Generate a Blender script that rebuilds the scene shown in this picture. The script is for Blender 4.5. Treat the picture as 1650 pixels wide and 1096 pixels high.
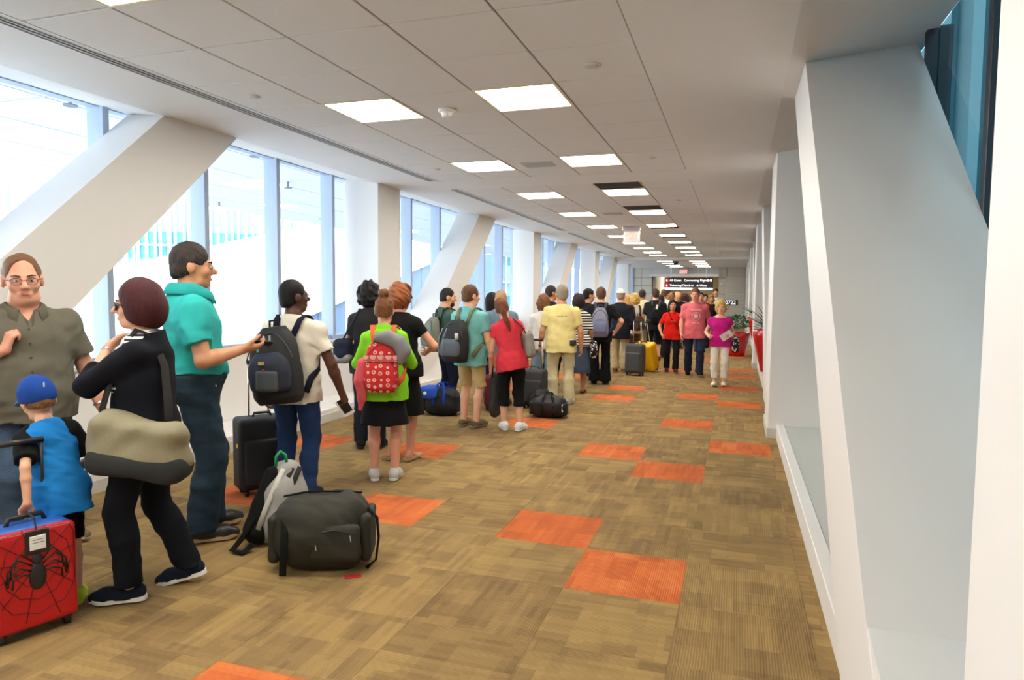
import bpy, math, random
import numpy as np
from mathutils import Matrix, Vector

scene = bpy.context.scene
COL = scene.collection
for o in list(bpy.data.objects):
    bpy.data.objects.remove(o)

# ------------------------------------------------------------------ camera
FPX, YAW, PITCH, ROLL, EYE = 1100.0, 0.318, 0.0672, 0.0082, 1.58
ZC = 3.126                                   # ceiling height
cam_data = bpy.data.cameras.new('camera')
cam_data.sensor_fit = 'HORIZONTAL'
cam_data.sensor_width = 36.0
cam_data.lens = 36.0 * FPX / 1650.0
cam_data.clip_start, cam_data.clip_end = 0.05, 500
cam = bpy.data.objects.new('camera', cam_data)
COL.objects.link(cam)
cam.location = (0, 0, EYE)
cam.matrix_world = (Matrix.Translation((0, 0, EYE)) @ Matrix.Rotation(YAW, 4, 'Z')
                    @ Matrix.Rotation(math.pi / 2 - PITCH, 4, 'X') @ Matrix.Rotation(ROLL, 4, 'Z'))
scene.camera = cam

# ------------------------------------------------------------------ light
world = bpy.data.worlds.new('sky')
scene.world = world
world.use_nodes = True
wn = world.node_tree.nodes
wn.clear()
w_out = wn.new('ShaderNodeOutputWorld')
w_bg = wn.new('ShaderNodeBackground')
w_bg.inputs['Color'].default_value = (0.88, 0.94, 1.0, 1)
w_bg.inputs['Strength'].default_value = 4.5
world.node_tree.links.new(w_bg.outputs[0], w_out.inputs[0])
PANEL_LIGHT = 17.0
scene.view_settings.view_transform = 'Standard'
scene.view_settings.look = 'None'
scene.view_settings.gamma = 1.0
scene.view_settings.use_curve_mapping = False
scene.view_settings.exposure = 0.76

scene.cycles.max_bounces = 7
scene.cycles.diffuse_bounces = 5
scene.cycles.glossy_bounces = 3
scene.cycles.transparent_max_bounces = 8
scene.cycles.caustics_reflective = False
scene.cycles.caustics_refractive = False

# ------------------------------------------------------------------ helpers
rnd = random.Random(7)


def srgb(r, g=None, b=None):
    if g is None:
        r, g, b = r
    f = lambda c: (c / 255 / 12.92) if c / 255 <= 0.04045 else ((c / 255 + 0.055) / 1.055) ** 2.4
    return (f(r), f(g), f(b), 1.0)


_R = None


def ray(px, py):
    x, y = (px - 825) / FPX, (py - 548) / FPX
    c, s = math.cos(-ROLL), math.sin(-ROLL)
    x, y = x * c - y * s, x * s + y * c
    cp, sp = math.cos(PITCH), math.sin(PITCH)
    yy, z = cp - y * sp, -sp - y * cp
    cy, sy = math.cos(YAW), math.sin(YAW)
    return np.array([x * cy - yy * sy, x * sy + yy * cy, z])


def ground(px, py, z=0.0):
    r = ray(px, py)
    return r * ((z - EYE) / r[2]) + np.array([0, 0, EYE])


def new_mesh(name, verts, faces, mat=None, smooth=False):
    me = bpy.data.meshes.new(name)
    if isinstance(verts, np.ndarray) and isinstance(faces, np.ndarray):
        nv, nf, k = len(verts), len(faces), faces.shape[1] if len(faces) else 4
        me.vertices.add(nv)
        me.vertices.foreach_set('co', verts.astype(np.float32).ravel())
        me.loops.add(nf * k)
        me.loops.foreach_set('vertex_index', faces.astype(np.int32).ravel())
        me.polygons.add(nf)
        me.polygons.foreach_set('loop_start', np.arange(0, nf * k, k, dtype=np.int32))
        me.update(calc_edges=True)
    else:
        me.from_pydata([tuple(v) for v in verts], [], [tuple(f) for f in faces])
        me.update()
    if smooth:
        me.polygons.foreach_set('use_smooth', np.ones(len(me.polygons), dtype=bool))
    if mat:
        me.materials.append(mat)
    return me


def link(name, me, parent=None, loc=None, rot=None):
    o = bpy.data.objects.new(name, me)
    COL.objects.link(o)
    if parent is not None:
        o.parent = parent
    if loc is not None:
        o.location = loc
    if rot is not None:
        o.rotation_euler = rot
    return o


def tag(o, label=None, cat=None, group=None, kind=None):
    if label:
        o['label'] = label
    if cat:
        o['category'] = cat
    if group:
        o['group'] = group
    if kind:
        o['kind'] = kind
    return o


def thing(name, label, cat, loc=(0, 0, 0), rz=0.0, group=None):
    o = bpy.data.objects.new(name, None)
    COL.objects.link(o)
    o.empty_display_size = 0.1
    o.location = loc
    o.rotation_euler = (0, 0, rz)
    return tag(o, label, cat, group)


class MB:
    """collects simple shapes; build() links them as one mesh object"""

    def __init__(self):
        self.v, self.f = [], []

    def add(self, vs, fs, M=None):
        b = len(self.v)
        for v in vs:
            self.v.append(tuple(M @ Vector(v)) if M is not None else tuple(v))
        self.f += [tuple(i + b for i in f) for f in fs]
        return self

    def box(self, lo, hi, bev=0.0, M=None):
        x0, y0, z0 = lo
        x1, y1, z1 = hi
        if bev <= 0:
            vs = [(x, y, z) for z in (z0, z1) for y in (y0, y1) for x in (x0, x1)]
            fs = [(0, 2, 3, 1), (4, 5, 7, 6), (0, 1, 5, 4), (2, 6, 7, 3), (0, 4, 6, 2), (1, 3, 7, 5)]
            return self.add(vs, fs, M)
        b = min(bev, (x1 - x0) / 2.01, (y1 - y0) / 2.01, (z1 - z0) / 2.01)
        ring = lambda xa, xb, ya, yb, z: [(xa + b, ya, z), (xb - b, ya, z), (xb, ya + b, z), (xb, yb - b, z),
                                          (xb - b, yb, z), (xa + b, yb, z), (xa, yb - b, z), (xa, ya + b, z)]
        vs = (ring(x0 + b, x1 - b, y0 + b, y1 - b, z0) + ring(x0, x1, y0, y1, z0 + b)
              + ring(x0, x1, y0, y1, z1 - b) + ring(x0 + b, x1 - b, y0 + b, y1 - b, z1))
        fs = [tuple(range(7, -1, -1)), tuple(range(24, 32))]
        for k in range(3):
            for i in range(8):
                j = (i + 1) % 8
                fs.append((k * 8 + i, k * 8 + j, k * 8 + 8 + j, k * 8 + 8 + i))
        return self.add(vs, fs, M)

    def prism(self, poly, axis, a, b):
        """polygon (2d) extruded along axis ('x','y','z') from a to b"""
        n = len(poly)
        put = {'x': lambda p, t: (t, p[0], p[1]), 'y': lambda p, t: (p[0], t, p[1]), 'z': lambda p, t: (p[0], p[1], t)}[axis]
        vs = [put(p, a) for p in poly] + [put(p, b) for p in poly]
        fs = [tuple(range(n - 1, -1, -1)), tuple(range(n, 2 * n))]
        fs += [(i, (i + 1) % n, n + (i + 1) % n, n + i) for i in range(n)]
        return self.add(vs, fs)

    def tube(self, pts, r, n=8, cap=True, flat=None, up=None):
        """swept tube; r number or list; flat=(w,h) gives an elliptical/ribbon section with 'up' the thin axis hint"""
        pts = [Vector(p) for p in pts]
        m = len(pts)
        b = len(self.v)
        prev = None
        for i, p in enumerate(pts):
            t = (pts[min(i + 1, m - 1)] - pts[max(i - 1, 0)])
            t = t.normalized() if t.length > 1e-9 else Vector((0, 0, 1))
            if up is not None:
                u = Vector(up[i]) if isinstance(up, list) else Vector(up)
            elif prev is not None:
                u = prev
            else:
                u = Vector((0, 0, 1)) if abs(t.z) < 0.9 else Vector((1, 0, 0))
            u = (u - t * u.dot(t))
            u = u.normalized() if u.length > 1e-6 else t.orthogonal().normalized()
            prev = u
            w = t.cross(u)
            rr = r[i] if isinstance(r, (list, tuple)) else r
            for k in range(n):
                a = 2 * math.pi * k / n
                ca, sa = math.cos(a), math.sin(a)
                if flat:
                    sg = lambda c: math.copysign(abs(c) ** 0.5, c)
                    q = p + w * sg(ca) * flat[0] + u * sg(sa) * flat[1]
                else:
                    q = p + (w * ca + u * sa) * rr
                self.v.append(tuple(q))
        for i in range(m - 1):
            for k in range(n):
                k2 = (k + 1) % n
                self.f.append((b + i * n + k, b + i * n + k2, b + (i + 1) * n + k2, b + (i + 1) * n + k))
        if cap:
            self.f.append(tuple(b + k for k in range(n - 1, -1, -1)))
            self.f.append(tuple(b + (m - 1) * n + k for k in range(n)))
        return self

    def lathe(self, prof, n=20, M=None, capb=True, capt=True):
        vs, fs = [], []
        for (r, z) in prof:
            for k in range(n):
                a = 2 * math.pi * k / n
                vs.append((r * math.cos(a), r * math.sin(a), z))
        for i in range(len(prof) - 1):
            for k in range(n):
                k2 = (k + 1) % n
                fs.append((i * n + k, i * n + k2, (i + 1) * n + k2, (i + 1) * n + k))
        if capb:
            fs.append(tuple(range(n - 1, -1, -1)))
        if capt:
            fs.append(tuple((len(prof) - 1) * n + k for k in range(n)))
        return self.add(vs, fs, M)

    def ball(self, c, r, n=10, m=8):
        rx, ry, rz = (r, r, r) if not isinstance(r, (tuple, list)) else r
        prof = [(max(math.sin(math.pi * i / m), 1e-3), -math.cos(math.pi * i / m)) for i in range(m + 1)]
        M = Matrix.Translation(c) @ Matrix.Diagonal((rx, ry, rz, 1))
        return self.lathe(prof, n, M)

    def build(self, name, mat, parent=None, smooth=False, loc=None, rot=None):
        return link(name, new_mesh(name, self.v, self.f, mat, smooth), parent, loc, rot)


def box(name, lo, hi, mat, parent=None, bev=0.0):
    return MB().box(lo, hi, bev).build(name, mat, parent)


# ------------------------------------------------------------------ materials
MATS = {}


def nodes_of(name):
    m = bpy.data.materials.new(name)
    m.use_nodes = True
    nt = m.node_tree
    return m, nt, nt.nodes['Principled BSDF']


def nd(nt, typ, **kw):
    n = nt.nodes.new(typ)
    for k, v in kw.items():
        if k in n.inputs:
            n.inputs[k].default_value = v
        else:
            setattr(n, k, v)
    return n


def mixc(nt, fac, a, b, blend='MIX'):
    n = nt.nodes.new('ShaderNodeMix')
    n.data_type = 'RGBA'
    n.blend_type = blend
    for s, v in ((n.inputs[0], fac), (n.inputs[6], a), (n.inputs[7], b)):
        if hasattr(v, 'is_linked'):
            nt.links.new(v, s)
        else:
            s.default_value = v
    return n.outputs[2]


def mth(nt, op, a, b=0.0, c=0.0):
    n = nt.nodes.new('ShaderNodeMath')
    n.operation = op
    for s, v in zip(n.inputs, (a, b, c)):
        if hasattr(v, 'is_linked'):
            nt.links.new(v, s)
        else:
            s.default_value = v
    return n.outputs[0]


def plain(key, col, rough=0.6, metal=0.0, var=0.04, scale=6.0, bump=0.0, bscale=200.0, spec=0.5, coat=0.0):
    """single-colour procedural material with slight noise in tone and relief"""
    if key in MATS:
        return MATS[key]
    m, nt, bs = nodes_of(key)
    tc = nd(nt, 'ShaderNodeTexCoord')
    nz = nd(nt, 'ShaderNodeTexNoise', Scale=scale, Detail=3.0)
    nt.links.new(tc.outputs['Object'], nz.inputs['Vector'])
    c = col if len(col) == 4 else srgb(col)
    dark = (c[0] * (1 - 2 * var), c[1] * (1 - 2 * var), c[2] * (1 - 2 * var), 1)
    lite = tuple(min(1, x * (1 + 2 * var)) for x in c[:3]) + (1,)
    nt.links.new(mixc(nt, nz.outputs['Fac'], dark, lite), bs.inputs['Base Color'])
    bs.inputs['Roughness'].default_value = rough
    bs.inputs['Metallic'].default_value = metal
    bs.inputs['Specular IOR Level'].default_value = spec
    bs.inputs['Coat Weight'].default_value = coat
    if bump > 0:
        n2 = nd(nt, 'ShaderNodeTexNoise', Scale=bscale, Detail=2.0)
        nt.links.new(tc.outputs['Object'], n2.inputs['Vector'])
        bp = nd(nt, 'ShaderNodeBump', Strength=bump, Distance=0.01)
        nt.links.new(n2.outputs['Fac'], bp.inputs['Height'])
        nt.links.new(bp.outputs[0], bs.inputs['Normal'])
    MATS[key] = m
    return m


def cloth(col, key=None, var=0.07, rough=0.9):
    key = key or 'cloth_%d_%d_%d' % tuple(col[:3])
    return plain(key, col, rough, 0, var, 14.0, 0.25, 420.0, 0.2)


def emit(key, col, strength):
    m, nt, bs = nodes_of(key)
    bs.inputs['Base Color'].default_value = (0.8, 0.8, 0.8, 1)
    bs.inputs['Emission Color'].default_value = col
    bs.inputs['Emission Strength'].default_value = strength
    return m


M_WHITE = plain('white_paint', (0.80, 0.79, 0.775, 1), 0.45, var=0.008, scale=2.0, bump=0.03, bscale=90)
M_CEIL = plain('ceiling_paint', (0.72, 0.715, 0.70, 1), 0.8, var=0.01, scale=2.0)
M_TILE = plain('ceiling_tile', (0.70, 0.695, 0.68, 1), 0.9, var=0.03, scale=130.0, bump=0.12, bscale=260)
M_GRID = plain('ceiling_grid', (0.26, 0.25, 0.23, 1), 0.6)
M_TRIM = plain('grey_trim', (0.60, 0.59, 0.55, 1), 0.5)
M_BLACK = plain('black_plastic', (0.012, 0.012, 0.013, 1), 0.45)
M_DARK = plain('dark_void', (0.03, 0.025, 0.02, 1), 0.8)
M_ALU = plain('mullion_paint', srgb(166, 182, 204), 0.45, 0.0, 0.02)
M_CHROME = plain('brushed_metal', (0.62, 0.62, 0.63, 1), 0.28, 1.0, 0.02)
M_LEDGE = plain('ledge_stone', (0.52, 0.53, 0.50, 1), 0.5, var=0.02, scale=30)
M_REDTXT = emit('exit_red', (1.0, 0.06, 0.03, 1), 1.6)
M_WHITEP = plain('white_plastic', (0.78, 0.78, 0.76, 1), 0.4)
M_PAPER = plain('white_paper', (0.85, 0.85, 0.84, 1), 0.8, var=0.01)


def glass_mat(key, tint, refl=0.25):
    """thin architectural glass: mostly clear with a fresnel gloss"""
    m, nt, bs = nodes_of(key)
    out = nt.nodes['Material Output']
    tr = nd(nt, 'ShaderNodeBsdfTransparent', Color=tint)
    gl = nd(nt, 'ShaderNodeBsdfGlossy', Roughness=0.0)
    fr = nd(nt, 'ShaderNodeFresnel', IOR=1.5)
    mx = nd(nt, 'ShaderNodeMixShader')
    ge = nd(nt, 'ShaderNodeNewGeometry')
    front = mth(nt, 'SUBTRACT', 1.0, ge.outputs['Backfacing'])
    nt.links.new(mth(nt, 'MULTIPLY', mth(nt, 'MULTIPLY', fr.outputs[0], refl), front), mx.inputs[0])
    nt.links.new(tr.outputs[0], mx.inputs[1])
    nt.links.new(gl.outputs[0], mx.inputs[2])
    nt.links.new(mx.outputs[0], out.inputs[0])
    return m


M_GLASS = glass_mat('window_glass', (0.95, 0.975, 0.98, 1), 0.7)
M_GLASS_R = glass_mat('tinted_glass', (0.40, 0.54, 0.57, 1), 0.6)
# ================================================================== THE SETTING
# ---- carpet -------------------------------------------------------
XR, XL = 0.47, -4.72            # floor edges (kick on the right, curb on the left)
TX0, TY0, TPX, TPY = -0.85, 3.50, 0.61, 0.60
Y_END = 37.0


def carpet_mat(key, lo, mid, hi, patch):
    m, nt, bs = nodes_of(key)
    tc = nd(nt, 'ShaderNodeTexCoord')
    oi = nd(nt, 'ShaderNodeObjectInfo')
    # each tile shows its own stretch of a patchwork: offset by the object's random number
    add = nd(nt, 'ShaderNodeVectorMath', operation='ADD')
    geo = nd(nt, 'ShaderNodeNewGeometry')
    sc = nd(nt, 'ShaderNodeVectorMath', operation='SCALE')
    cmb = nd(nt, 'ShaderNodeCombineXYZ')
    nt.links.new(oi.outputs['Random'], cmb.inputs[0])
    nt.links.new(mth(nt, 'MULTIPLY', oi.outputs['Random'], 7.3), cmb.inputs[1])
    nt.links.new(cmb.outputs[0], sc.inputs[0])
    sc.inputs['Scale'].default_value = 37.0
    nt.links.new(geo.outputs['Position'], add.inputs[0])
    nt.links.new(sc.outputs[0], add.inputs[1])
    # quarter-turned laying: half of the tiles run the other way
    sp0 = nd(nt, 'ShaderNodeSeparateXYZ')
    nt.links.new(add.outputs[0], sp0.inputs[0])
    swp = nd(nt, 'ShaderNodeCombineXYZ')
    nt.links.new(sp0.outputs[1], swp.inputs[0])
    nt.links.new(sp0.outputs[0], swp.inputs[1])
    turn = mth(nt, 'GREATER_THAN', mth(nt, 'FRACT', mth(nt, 'MULTIPLY', oi.outputs['Random'], 9.7)), 0.5)
    vm = nd(nt, 'ShaderNodeMix', data_type='VECTOR')
    nt.links.new(turn, vm.inputs[0])
    nt.links.new(add.outputs[0], vm.inputs[4])
    nt.links.new(swp.outputs[0], vm.inputs[5])
    VEC = vm.outputs[1]
    sep = nd(nt, 'ShaderNodeSeparateXYZ')
    nt.links.new(VEC, sep.inputs[0])

    def patches(wd, ht, off):
        br = nd(nt, 'ShaderNodeTexBrick', Scale=1.0)
        br.inputs['Mortar Size'].default_value = 0.0
        br.inputs['Brick Width'].default_value = wd
        br.inputs['Row Height'].default_value = ht
        br.inputs['Color1'].default_value = (0, 0, 0, 1)
        br.inputs['Color2'].default_value = (1, 1, 1, 1)
        br.offset, br.squash, br.squash_frequency = off, 0.6, 3
        nt.links.new(VEC, br.inputs['Vector'])
        return br.outputs['Color']
    f = mth(nt, 'ADD', mth(nt, 'MULTIPLY', patches(0.26, 0.15, .37), 0.34), mth(nt, 'MULTIPLY', patches(0.34, 0.030, .61), 0.22))
    f = mth(nt, 'ADD', f, mth(nt, 'MULTIPLY', patches(0.11, 0.31, .2), 0.16))
    f = mth(nt, 'ADD', f, mth(nt, 'MULTIPLY', oi.outputs['Random'], 0.16))
    # loop-pile ridges along the tile
    ridge = mth(nt, 'SINE', mth(nt, 'MULTIPLY', sep.outputs[1], 520.0))
    rz = nd(nt, 'ShaderNodeTexNoise', Scale=420.0, Detail=2.0)
    nt.links.new(geo.outputs['Position'], rz.inputs['Vector'])
    f = mth(nt, 'ADD', f, mth(nt, 'MULTIPLY', ridge, 0.07))
    f = mth(nt, 'ADD', f, mth(nt, 'MULTIPLY', mth(nt, 'SUBTRACT', rz.outputs['Fac'], 0.5), 0.55))
    ramp = nd(nt, 'ShaderNodeValToRGB')
    e = ramp.color_ramp.elements
    e[0].position, e[0].color = 0.12, srgb(lo)
    e[1].position, e[1].color = 0.95, srgb(hi)
    x = e.new(0.5)
    x.color = srgb(mid)
    nt.links.new(f, ramp.inputs[0])
    nt.links.new(ramp.outputs[0], bs.inputs['Base Color'])
    bs.inputs['Roughness'].default_value = 0.95
    bs.inputs['Specular IOR Level'].default_value = 0.15
    bp = nd(nt, 'ShaderNodeBump', Strength=0.5, Distance=0.004)
    nt.links.new(mth(nt, 'ADD', mth(nt, 'MULTIPLY', ridge, 0.5), rz.outputs['Fac']), bp.inputs['Height'])
    nt.links.new(bp.outputs[0], bs.inputs['Normal'])
    return m


M_CARPET = carpet_mat('carpet_brown', (122, 99, 68), (150, 124, 82), (180, 151, 96), 0.5)
M_ORANGE = carpet_mat('carpet_orange', (176, 94, 54), (204, 108, 60), (222, 136, 80), 0.5)

floor = box('floor', (XL - 0.05, -1.5, -0.06), (XR + 0.05, Y_END + 9, -0.004), plain('carpet_backing', srgb(92, 74, 50), .95))
tag(floor, kind='structure')
ORANGE = {(-2, -3), (-3, 1), (-5, 1), (-6, 4), (-4, 4), (-6, 8), (-3, 7), (0, 12), (-2, 11), (1, 11), (1, 14), (-2, 13),
          (-1, 18), (1, 19), (0, 8), (0, 4), (1, 6), (-1, 5), (-1, 1), (0, 0), (1, 17), (-3, 21), (0, 23), (-1, 27),
          (1, 25), (-4, 15), (-5, 12), (-2, 31), (0, 34)}
tiles = []
for ix in range(-7, 3):
    for iy in range(-9, 70):
        x0, x1 = TX0 + ix * TPX, TX0 + (ix + 1) * TPX
        y0, y1 = TY0 + iy * TPY, TY0 + (iy + 1) * TPY
        x0, x1 = max(x0, XL), min(x1, XR)
        if x1 - x0 < 0.03:
            continue
        tiles.append((x0, x1, y0, y1, (ix, iy) in ORANGE))
# tiles in front of the lens first, the nearest 290 of them as single pieces
def tile_rank(t):
    cx, cy = (t[0] + t[1]) / 2, (t[2] + t[3]) / 2
    dx, dy = cx * math.cos(YAW) + cy * math.sin(YAW), -cx * math.sin(YAW) + cy * math.cos(YAW)
    if dy < 0.3 or abs(dx / max(dy, 0.1)) > 0.95 or dy < 2.1:
        return 1000 + dy
    return dy
tiles.sort(key=tile_rank)
tile_mesh = {}
far_b, far_o = MB(), MB()
for n, (x0, x1, y0, y1, org) in enumerate(tiles):
    w, d = round(x1 - x0, 3), round(y1 - y0, 3)
    top = rnd.uniform(-0.0006, 0.0006)
    if n < 290:
        key = (w, d, org)
        if key not in tile_mesh:
            g = 0.0004
            t = MB().box((g, g, -0.004), (w - g, d - g, 0.0), 0.0007)
            tile_mesh[key] = new_mesh('carpet_tile', t.v, t.f, M_ORANGE if org else M_CARPET)
        o = link('carpet_tile', tile_mesh[key], floor, (x0, y0, top))
    else:
        (far_o if org else far_b).box((x0 + .001, y0 + .001, -0.004), (x1 - .001, y1 - .001, top))
tag(far_b.build('distant_carpet_tiles', M_CARPET, floor), kind='stuff')
if far_o.v:
    tag(far_o.build('distant_orange_carpet_tiles', M_ORANGE, floor), kind='stuff')

# ---- ceiling ------------------------------------------------------
CX = [-3.965, -3.305, -2.645, -1.975, -1.31, -0.645]      # grid lines across
P = 7.6                                                   # bay length
bays = [(-0.9, 1.20), (1.95, 8.78), (9.5, 16.33), (17.05, 23.9), (24.6, 28.2)]
LIGHT_Y = [-0.3, 2.31, 4.94, 7.56, 10.11, 12.72, 15.25, 17.85, 20.25, 22.55, 24.9, 26.75]
DARK_Y = [(9.52, 10.08), (12.12, 12.70), (15.93, 16.32), (18.53, 18.95), (20.93, 21.35)]
Y_BULK = 28.4
# plasterboard: backing plane with borders
ceiling = MB()
ceiling.box((CX[-1], -1.5, ZC), (0.28, Y_BULK, ZC + 0.12))
ceiling.box((-4.87, -1.5, ZC), (-4.115, Y_BULK, ZC + 0.12))
ceiling.box((-3.995, -1.5, ZC), (CX[0], Y_BULK, ZC + 0.12))
ends = [-1.5] + [v for b in bays for v in b] + [Y_BULK]
for i in range(0, len(ends), 2):
    ceiling.box((CX[0], ends[i], ZC), (CX[-1], ends[i + 1], ZC + 0.12))
ceiling.box((CX[0], -1.5, ZC + 0.10), (CX[-1], Y_BULK, ZC + 0.16))
ceil_o = tag(ceiling.build('ceiling', M_CEIL), kind='structure')
# sloping edge strips that run out to the glazing
strip = MB()
strip.prism([(0.28, ZC), (1.12, ZC + 0.10), (1.12, ZC + 0.16), (0.28, ZC + 0.12)], 'y', -1.5, Y_END)
strip.prism([(-4.87, ZC), (-4.87, ZC + 0.12), (-5.55, ZC + 0.16), (-5.55, ZC + 0.10)], 'y', -1.5, Y_END)
strip.build('edge_strip', M_CEIL, ceil_o)
# linear slot diffuser: between the slot blades it is dark
for y0, y1 in ((-1.4, 1.3), (1.95, 8.74), (9.5, 16.25), (16.9, 23.6), (24.2, 28.2)):
    sl = thing('slot_diffuser', None, 'air diffuser', (-4.055, (y0 + y1) / 2, ZC), 0, 'slot diffusers along the ceiling edge')
    L = (y1 - y0) / 2
    MB().box((-0.06, -L, 0.012), (0.06, L, 0.09)).build('slot_housing', M_BLACK, sl)
    for x in (-0.057, -0.019, 0.019, 0.057):
        MB().box((x - 0.004, -L, -0.002), (x + 0.004, L, 0.002)).build('blade', M_WHITEP, sl)
    sl['label'] = {1.95: 'long dark slot diffuser in ceiling above the large near diagonal beam',
                   9.5: 'slot diffuser in ceiling beginning just past the first white pillar',
                   16.9: 'slot diffuser in ceiling past the second pillar of the window side',
                   24.2: 'most distant slot diffuser in the ceiling near the bulkhead'}.get(y0, 'slot diffuser overhead nearest the camera, ending above the near pillar')
    y_fill = [(-1.5, -1.4), (1.3, 1.95), (8.74, 9.5), (16.25, 16.9), (23.6, 24.2), (28.2, Y_BULK)]
fill = MB()
for a, b in y_fill:
    fill.box((-4.115, a, ZC), (-3.995, b, ZC + 0.12))
fill.build('slot_fill', M_CEIL, ceil_o)

light_mat = emit('light_panel', (1.0, 0.92, 0.79, 1), PANEL_LIGHT)
M_LFRAME = plain('fixture_frame', (0.80, 0.72, 0.50, 1), 0.5)
tile_cache = {}
n_light = 0
for b0, b1 in bays:
    # row boundaries fitted to the light rows in this bay
    cuts = {round(b0, 3), round(b1, 3)}
    ls = [y for y in LIGHT_Y if b0 - 0.01 <= y < b1 - 0.4]
    for y in ls:
        cuts |= {round(y, 3), round(y + 0.655, 3)}
    cs = sorted(cuts)
    full = [cs[0]]
    for a, b in zip(cs, cs[1:]):
        n = max(1, round((b - a) / 0.655))
        full += [round(a + (b - a) * k / n, 3) for k in range(1, n + 1)]
    for c in range(5):
        x0, x1 = CX[c], CX[c + 1]
        for a, b in zip(full, full[1:]):
            lit = any(abs(a - y) < 0.02 for y in LIGHT_Y) and c in (1, 3)
            dark = next((d for d in DARK_Y if c == 3 and a - 0.3 < (d[0] + d[1]) / 2 < b + 0.0 and (d[0] + d[1]) / 2 > a), None)
            if lit:
                continue
            if b < 1.9:
                continue
            w, d = round(x1 - x0, 3), round(b - a, 3)
            if dark and not lit:
                continue
            if (w, d) not in tile_cache:
                t = MB().box((0.006, 0.006, 0), (w - 0.006, d - 0.006, 0.02), 0.004)
                tile_cache[(w, d)] = new_mesh('ceiling_tile', t.v, t.f, M_TILE)
            link('ceiling_tile', tile_cache[(w, d)], ceil_o, (x0, a, ZC + rnd.uniform(0.0, 0.0015)))
# grid runners
g = MB()
for x in CX[1:]:
    for b0, b1 in bays[1:]:
        g.box((x - 0.007, b0, ZC + 0.006), (x + 0.007, b1, ZC + 0.03))
for b0, b1 in bays[1:]:
    g.box((CX[0], b0, ZC + 0.012), (CX[-1], b1, ZC + 0.03))
g.build('grid_runner', M_GRID, ceil_o)
# ---- recessed lights ----------------------------------------------
ORD = ['nearest', 'second', 'third', 'fourth', 'fifth', 'sixth', 'seventh', 'eighth', 'ninth', 'tenth', 'eleventh', 'twelfth']
for c, side in ((1, 'window-side'), (3, 'wall-side')):
    k = 0
    for y in LIGHT_Y:
        x0, x1 = CX[c], CX[c + 1]
        if side == 'wall-side' and y == 2.31:
            pass
        lab = '%s glowing square light panel in the %s ceiling row' % (ORD[k], side)
        if y < 2:
            lab = 'glowing square light panel behind the camera in the %s row' % side
        else:
            k += 1
        t = thing('ceiling_light', lab, 'light', ((x0 + x1) / 2, y + 0.3275, ZC), 0, 'square ceiling lights')
        hx, hy, f = (x1 - x0) / 2 - 0.006, 0.3215, 0.022
        fr = MB()
        fr.box((-hx, -hy, -0.004), (hx, -hy + f, 0.012))
        fr.box((-hx, hy - f, -0.004), (hx, hy, 0.012))
        fr.box((-hx, -hy + f, -0.004), (-hx + f, hy - f, 0.012))
        fr.box((hx - f, -hy + f, -0.004), (hx, hy - f, 0.012))
        fr.build('frame', M_LFRAME, t)
        MB().box((-hx + f, -hy + f, 0.002), (hx - f, hy - f, 0.011)).build('diffuser', light_mat, t)
# dark return-air openings beside some lights
for i, (a, b) in enumerate(DARK_Y):
    t = thing('air_grille', '%s dark return air grille beside a light in the wall-side row' % ORD[i], 'air grille',
              ((CX[3] + CX[4]) / 2, (a + b) / 2, ZC), 0, 'dark return air grilles')
    hx, hy = (CX[4] - CX[3]) / 2 - 0.008, (b - a) / 2 - 0.005
    MB().box((-hx, -hy, 0.004), (hx, hy, 0.0115)).build('opening', M_DARK, t)
    for sx in (-1, 1):
        MB().box((sx * hx - .006, -hy, -0.003), (sx * hx + .006, hy, 0.01)).build('frame_bar', M_LFRAME, t)
    for j in range(5):
        yy = -hy + (j + 0.5) * 2 * hy / 5
        MB().box((-hx, yy - 0.004, 0.0), (hx, yy + 0.004, 0.004)).build('slat', plain('dark_slat', (0.05, 0.04, 0.03, 1), 0.6), t)
# supply vents, smoke detector, sprinklers, camera dome
for (x, y, lab) in ((-2.30, 7.94, 'grey supply air vent between the third pair of ceiling lights'),
                    (-2.30, 13.05, 'grey supply air vent between the fifth pair of ceiling lights')):
    t = thing('air_vent', lab, 'air vent', (x, y, ZC), 0, 'supply air vents')
    MB().box((-0.19, -0.14, -0.006), (0.19, 0.14, 0.0), 0.003).build('frame', plain('vent_grey', (0.5, 0.49, 0.46, 1), 0.5), t)
    for j in range(7):
        MB().box((-0.17, -0.12 + j * 0.037, -0.012), (0.17, -0.105 + j * 0.037, -0.004)).build('slat', plain('vent_slat', (0.42, 0.41, 0.38, 1), 0.5), t)
t = thing('smoke_detector', 'white round smoke detector between the nearest two square lights', 'smoke detector', (-2.37, 5.40, ZC))
MB().lathe([(0.072, -0.022), (0.078, -0.012), (0.078, 0.0)], 24).build('base', M_WHITEP, t, True)
MB().lathe([(0.03, -0.062), (0.042, -0.055), (0.05, -0.03), (0.05, -0.02)], 20).build('chamber', M_WHITEP, t, True)
for j in range(6):
    a = j * math.pi / 3
    MB().tube([(0.046 * math.cos(a), 0.046 * math.sin(a), -0.03), (0.038 * math.cos(a), 0.038 * math.sin(a), -0.06)], 0.004, 6).build('rib', M_TRIM, t)
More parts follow.
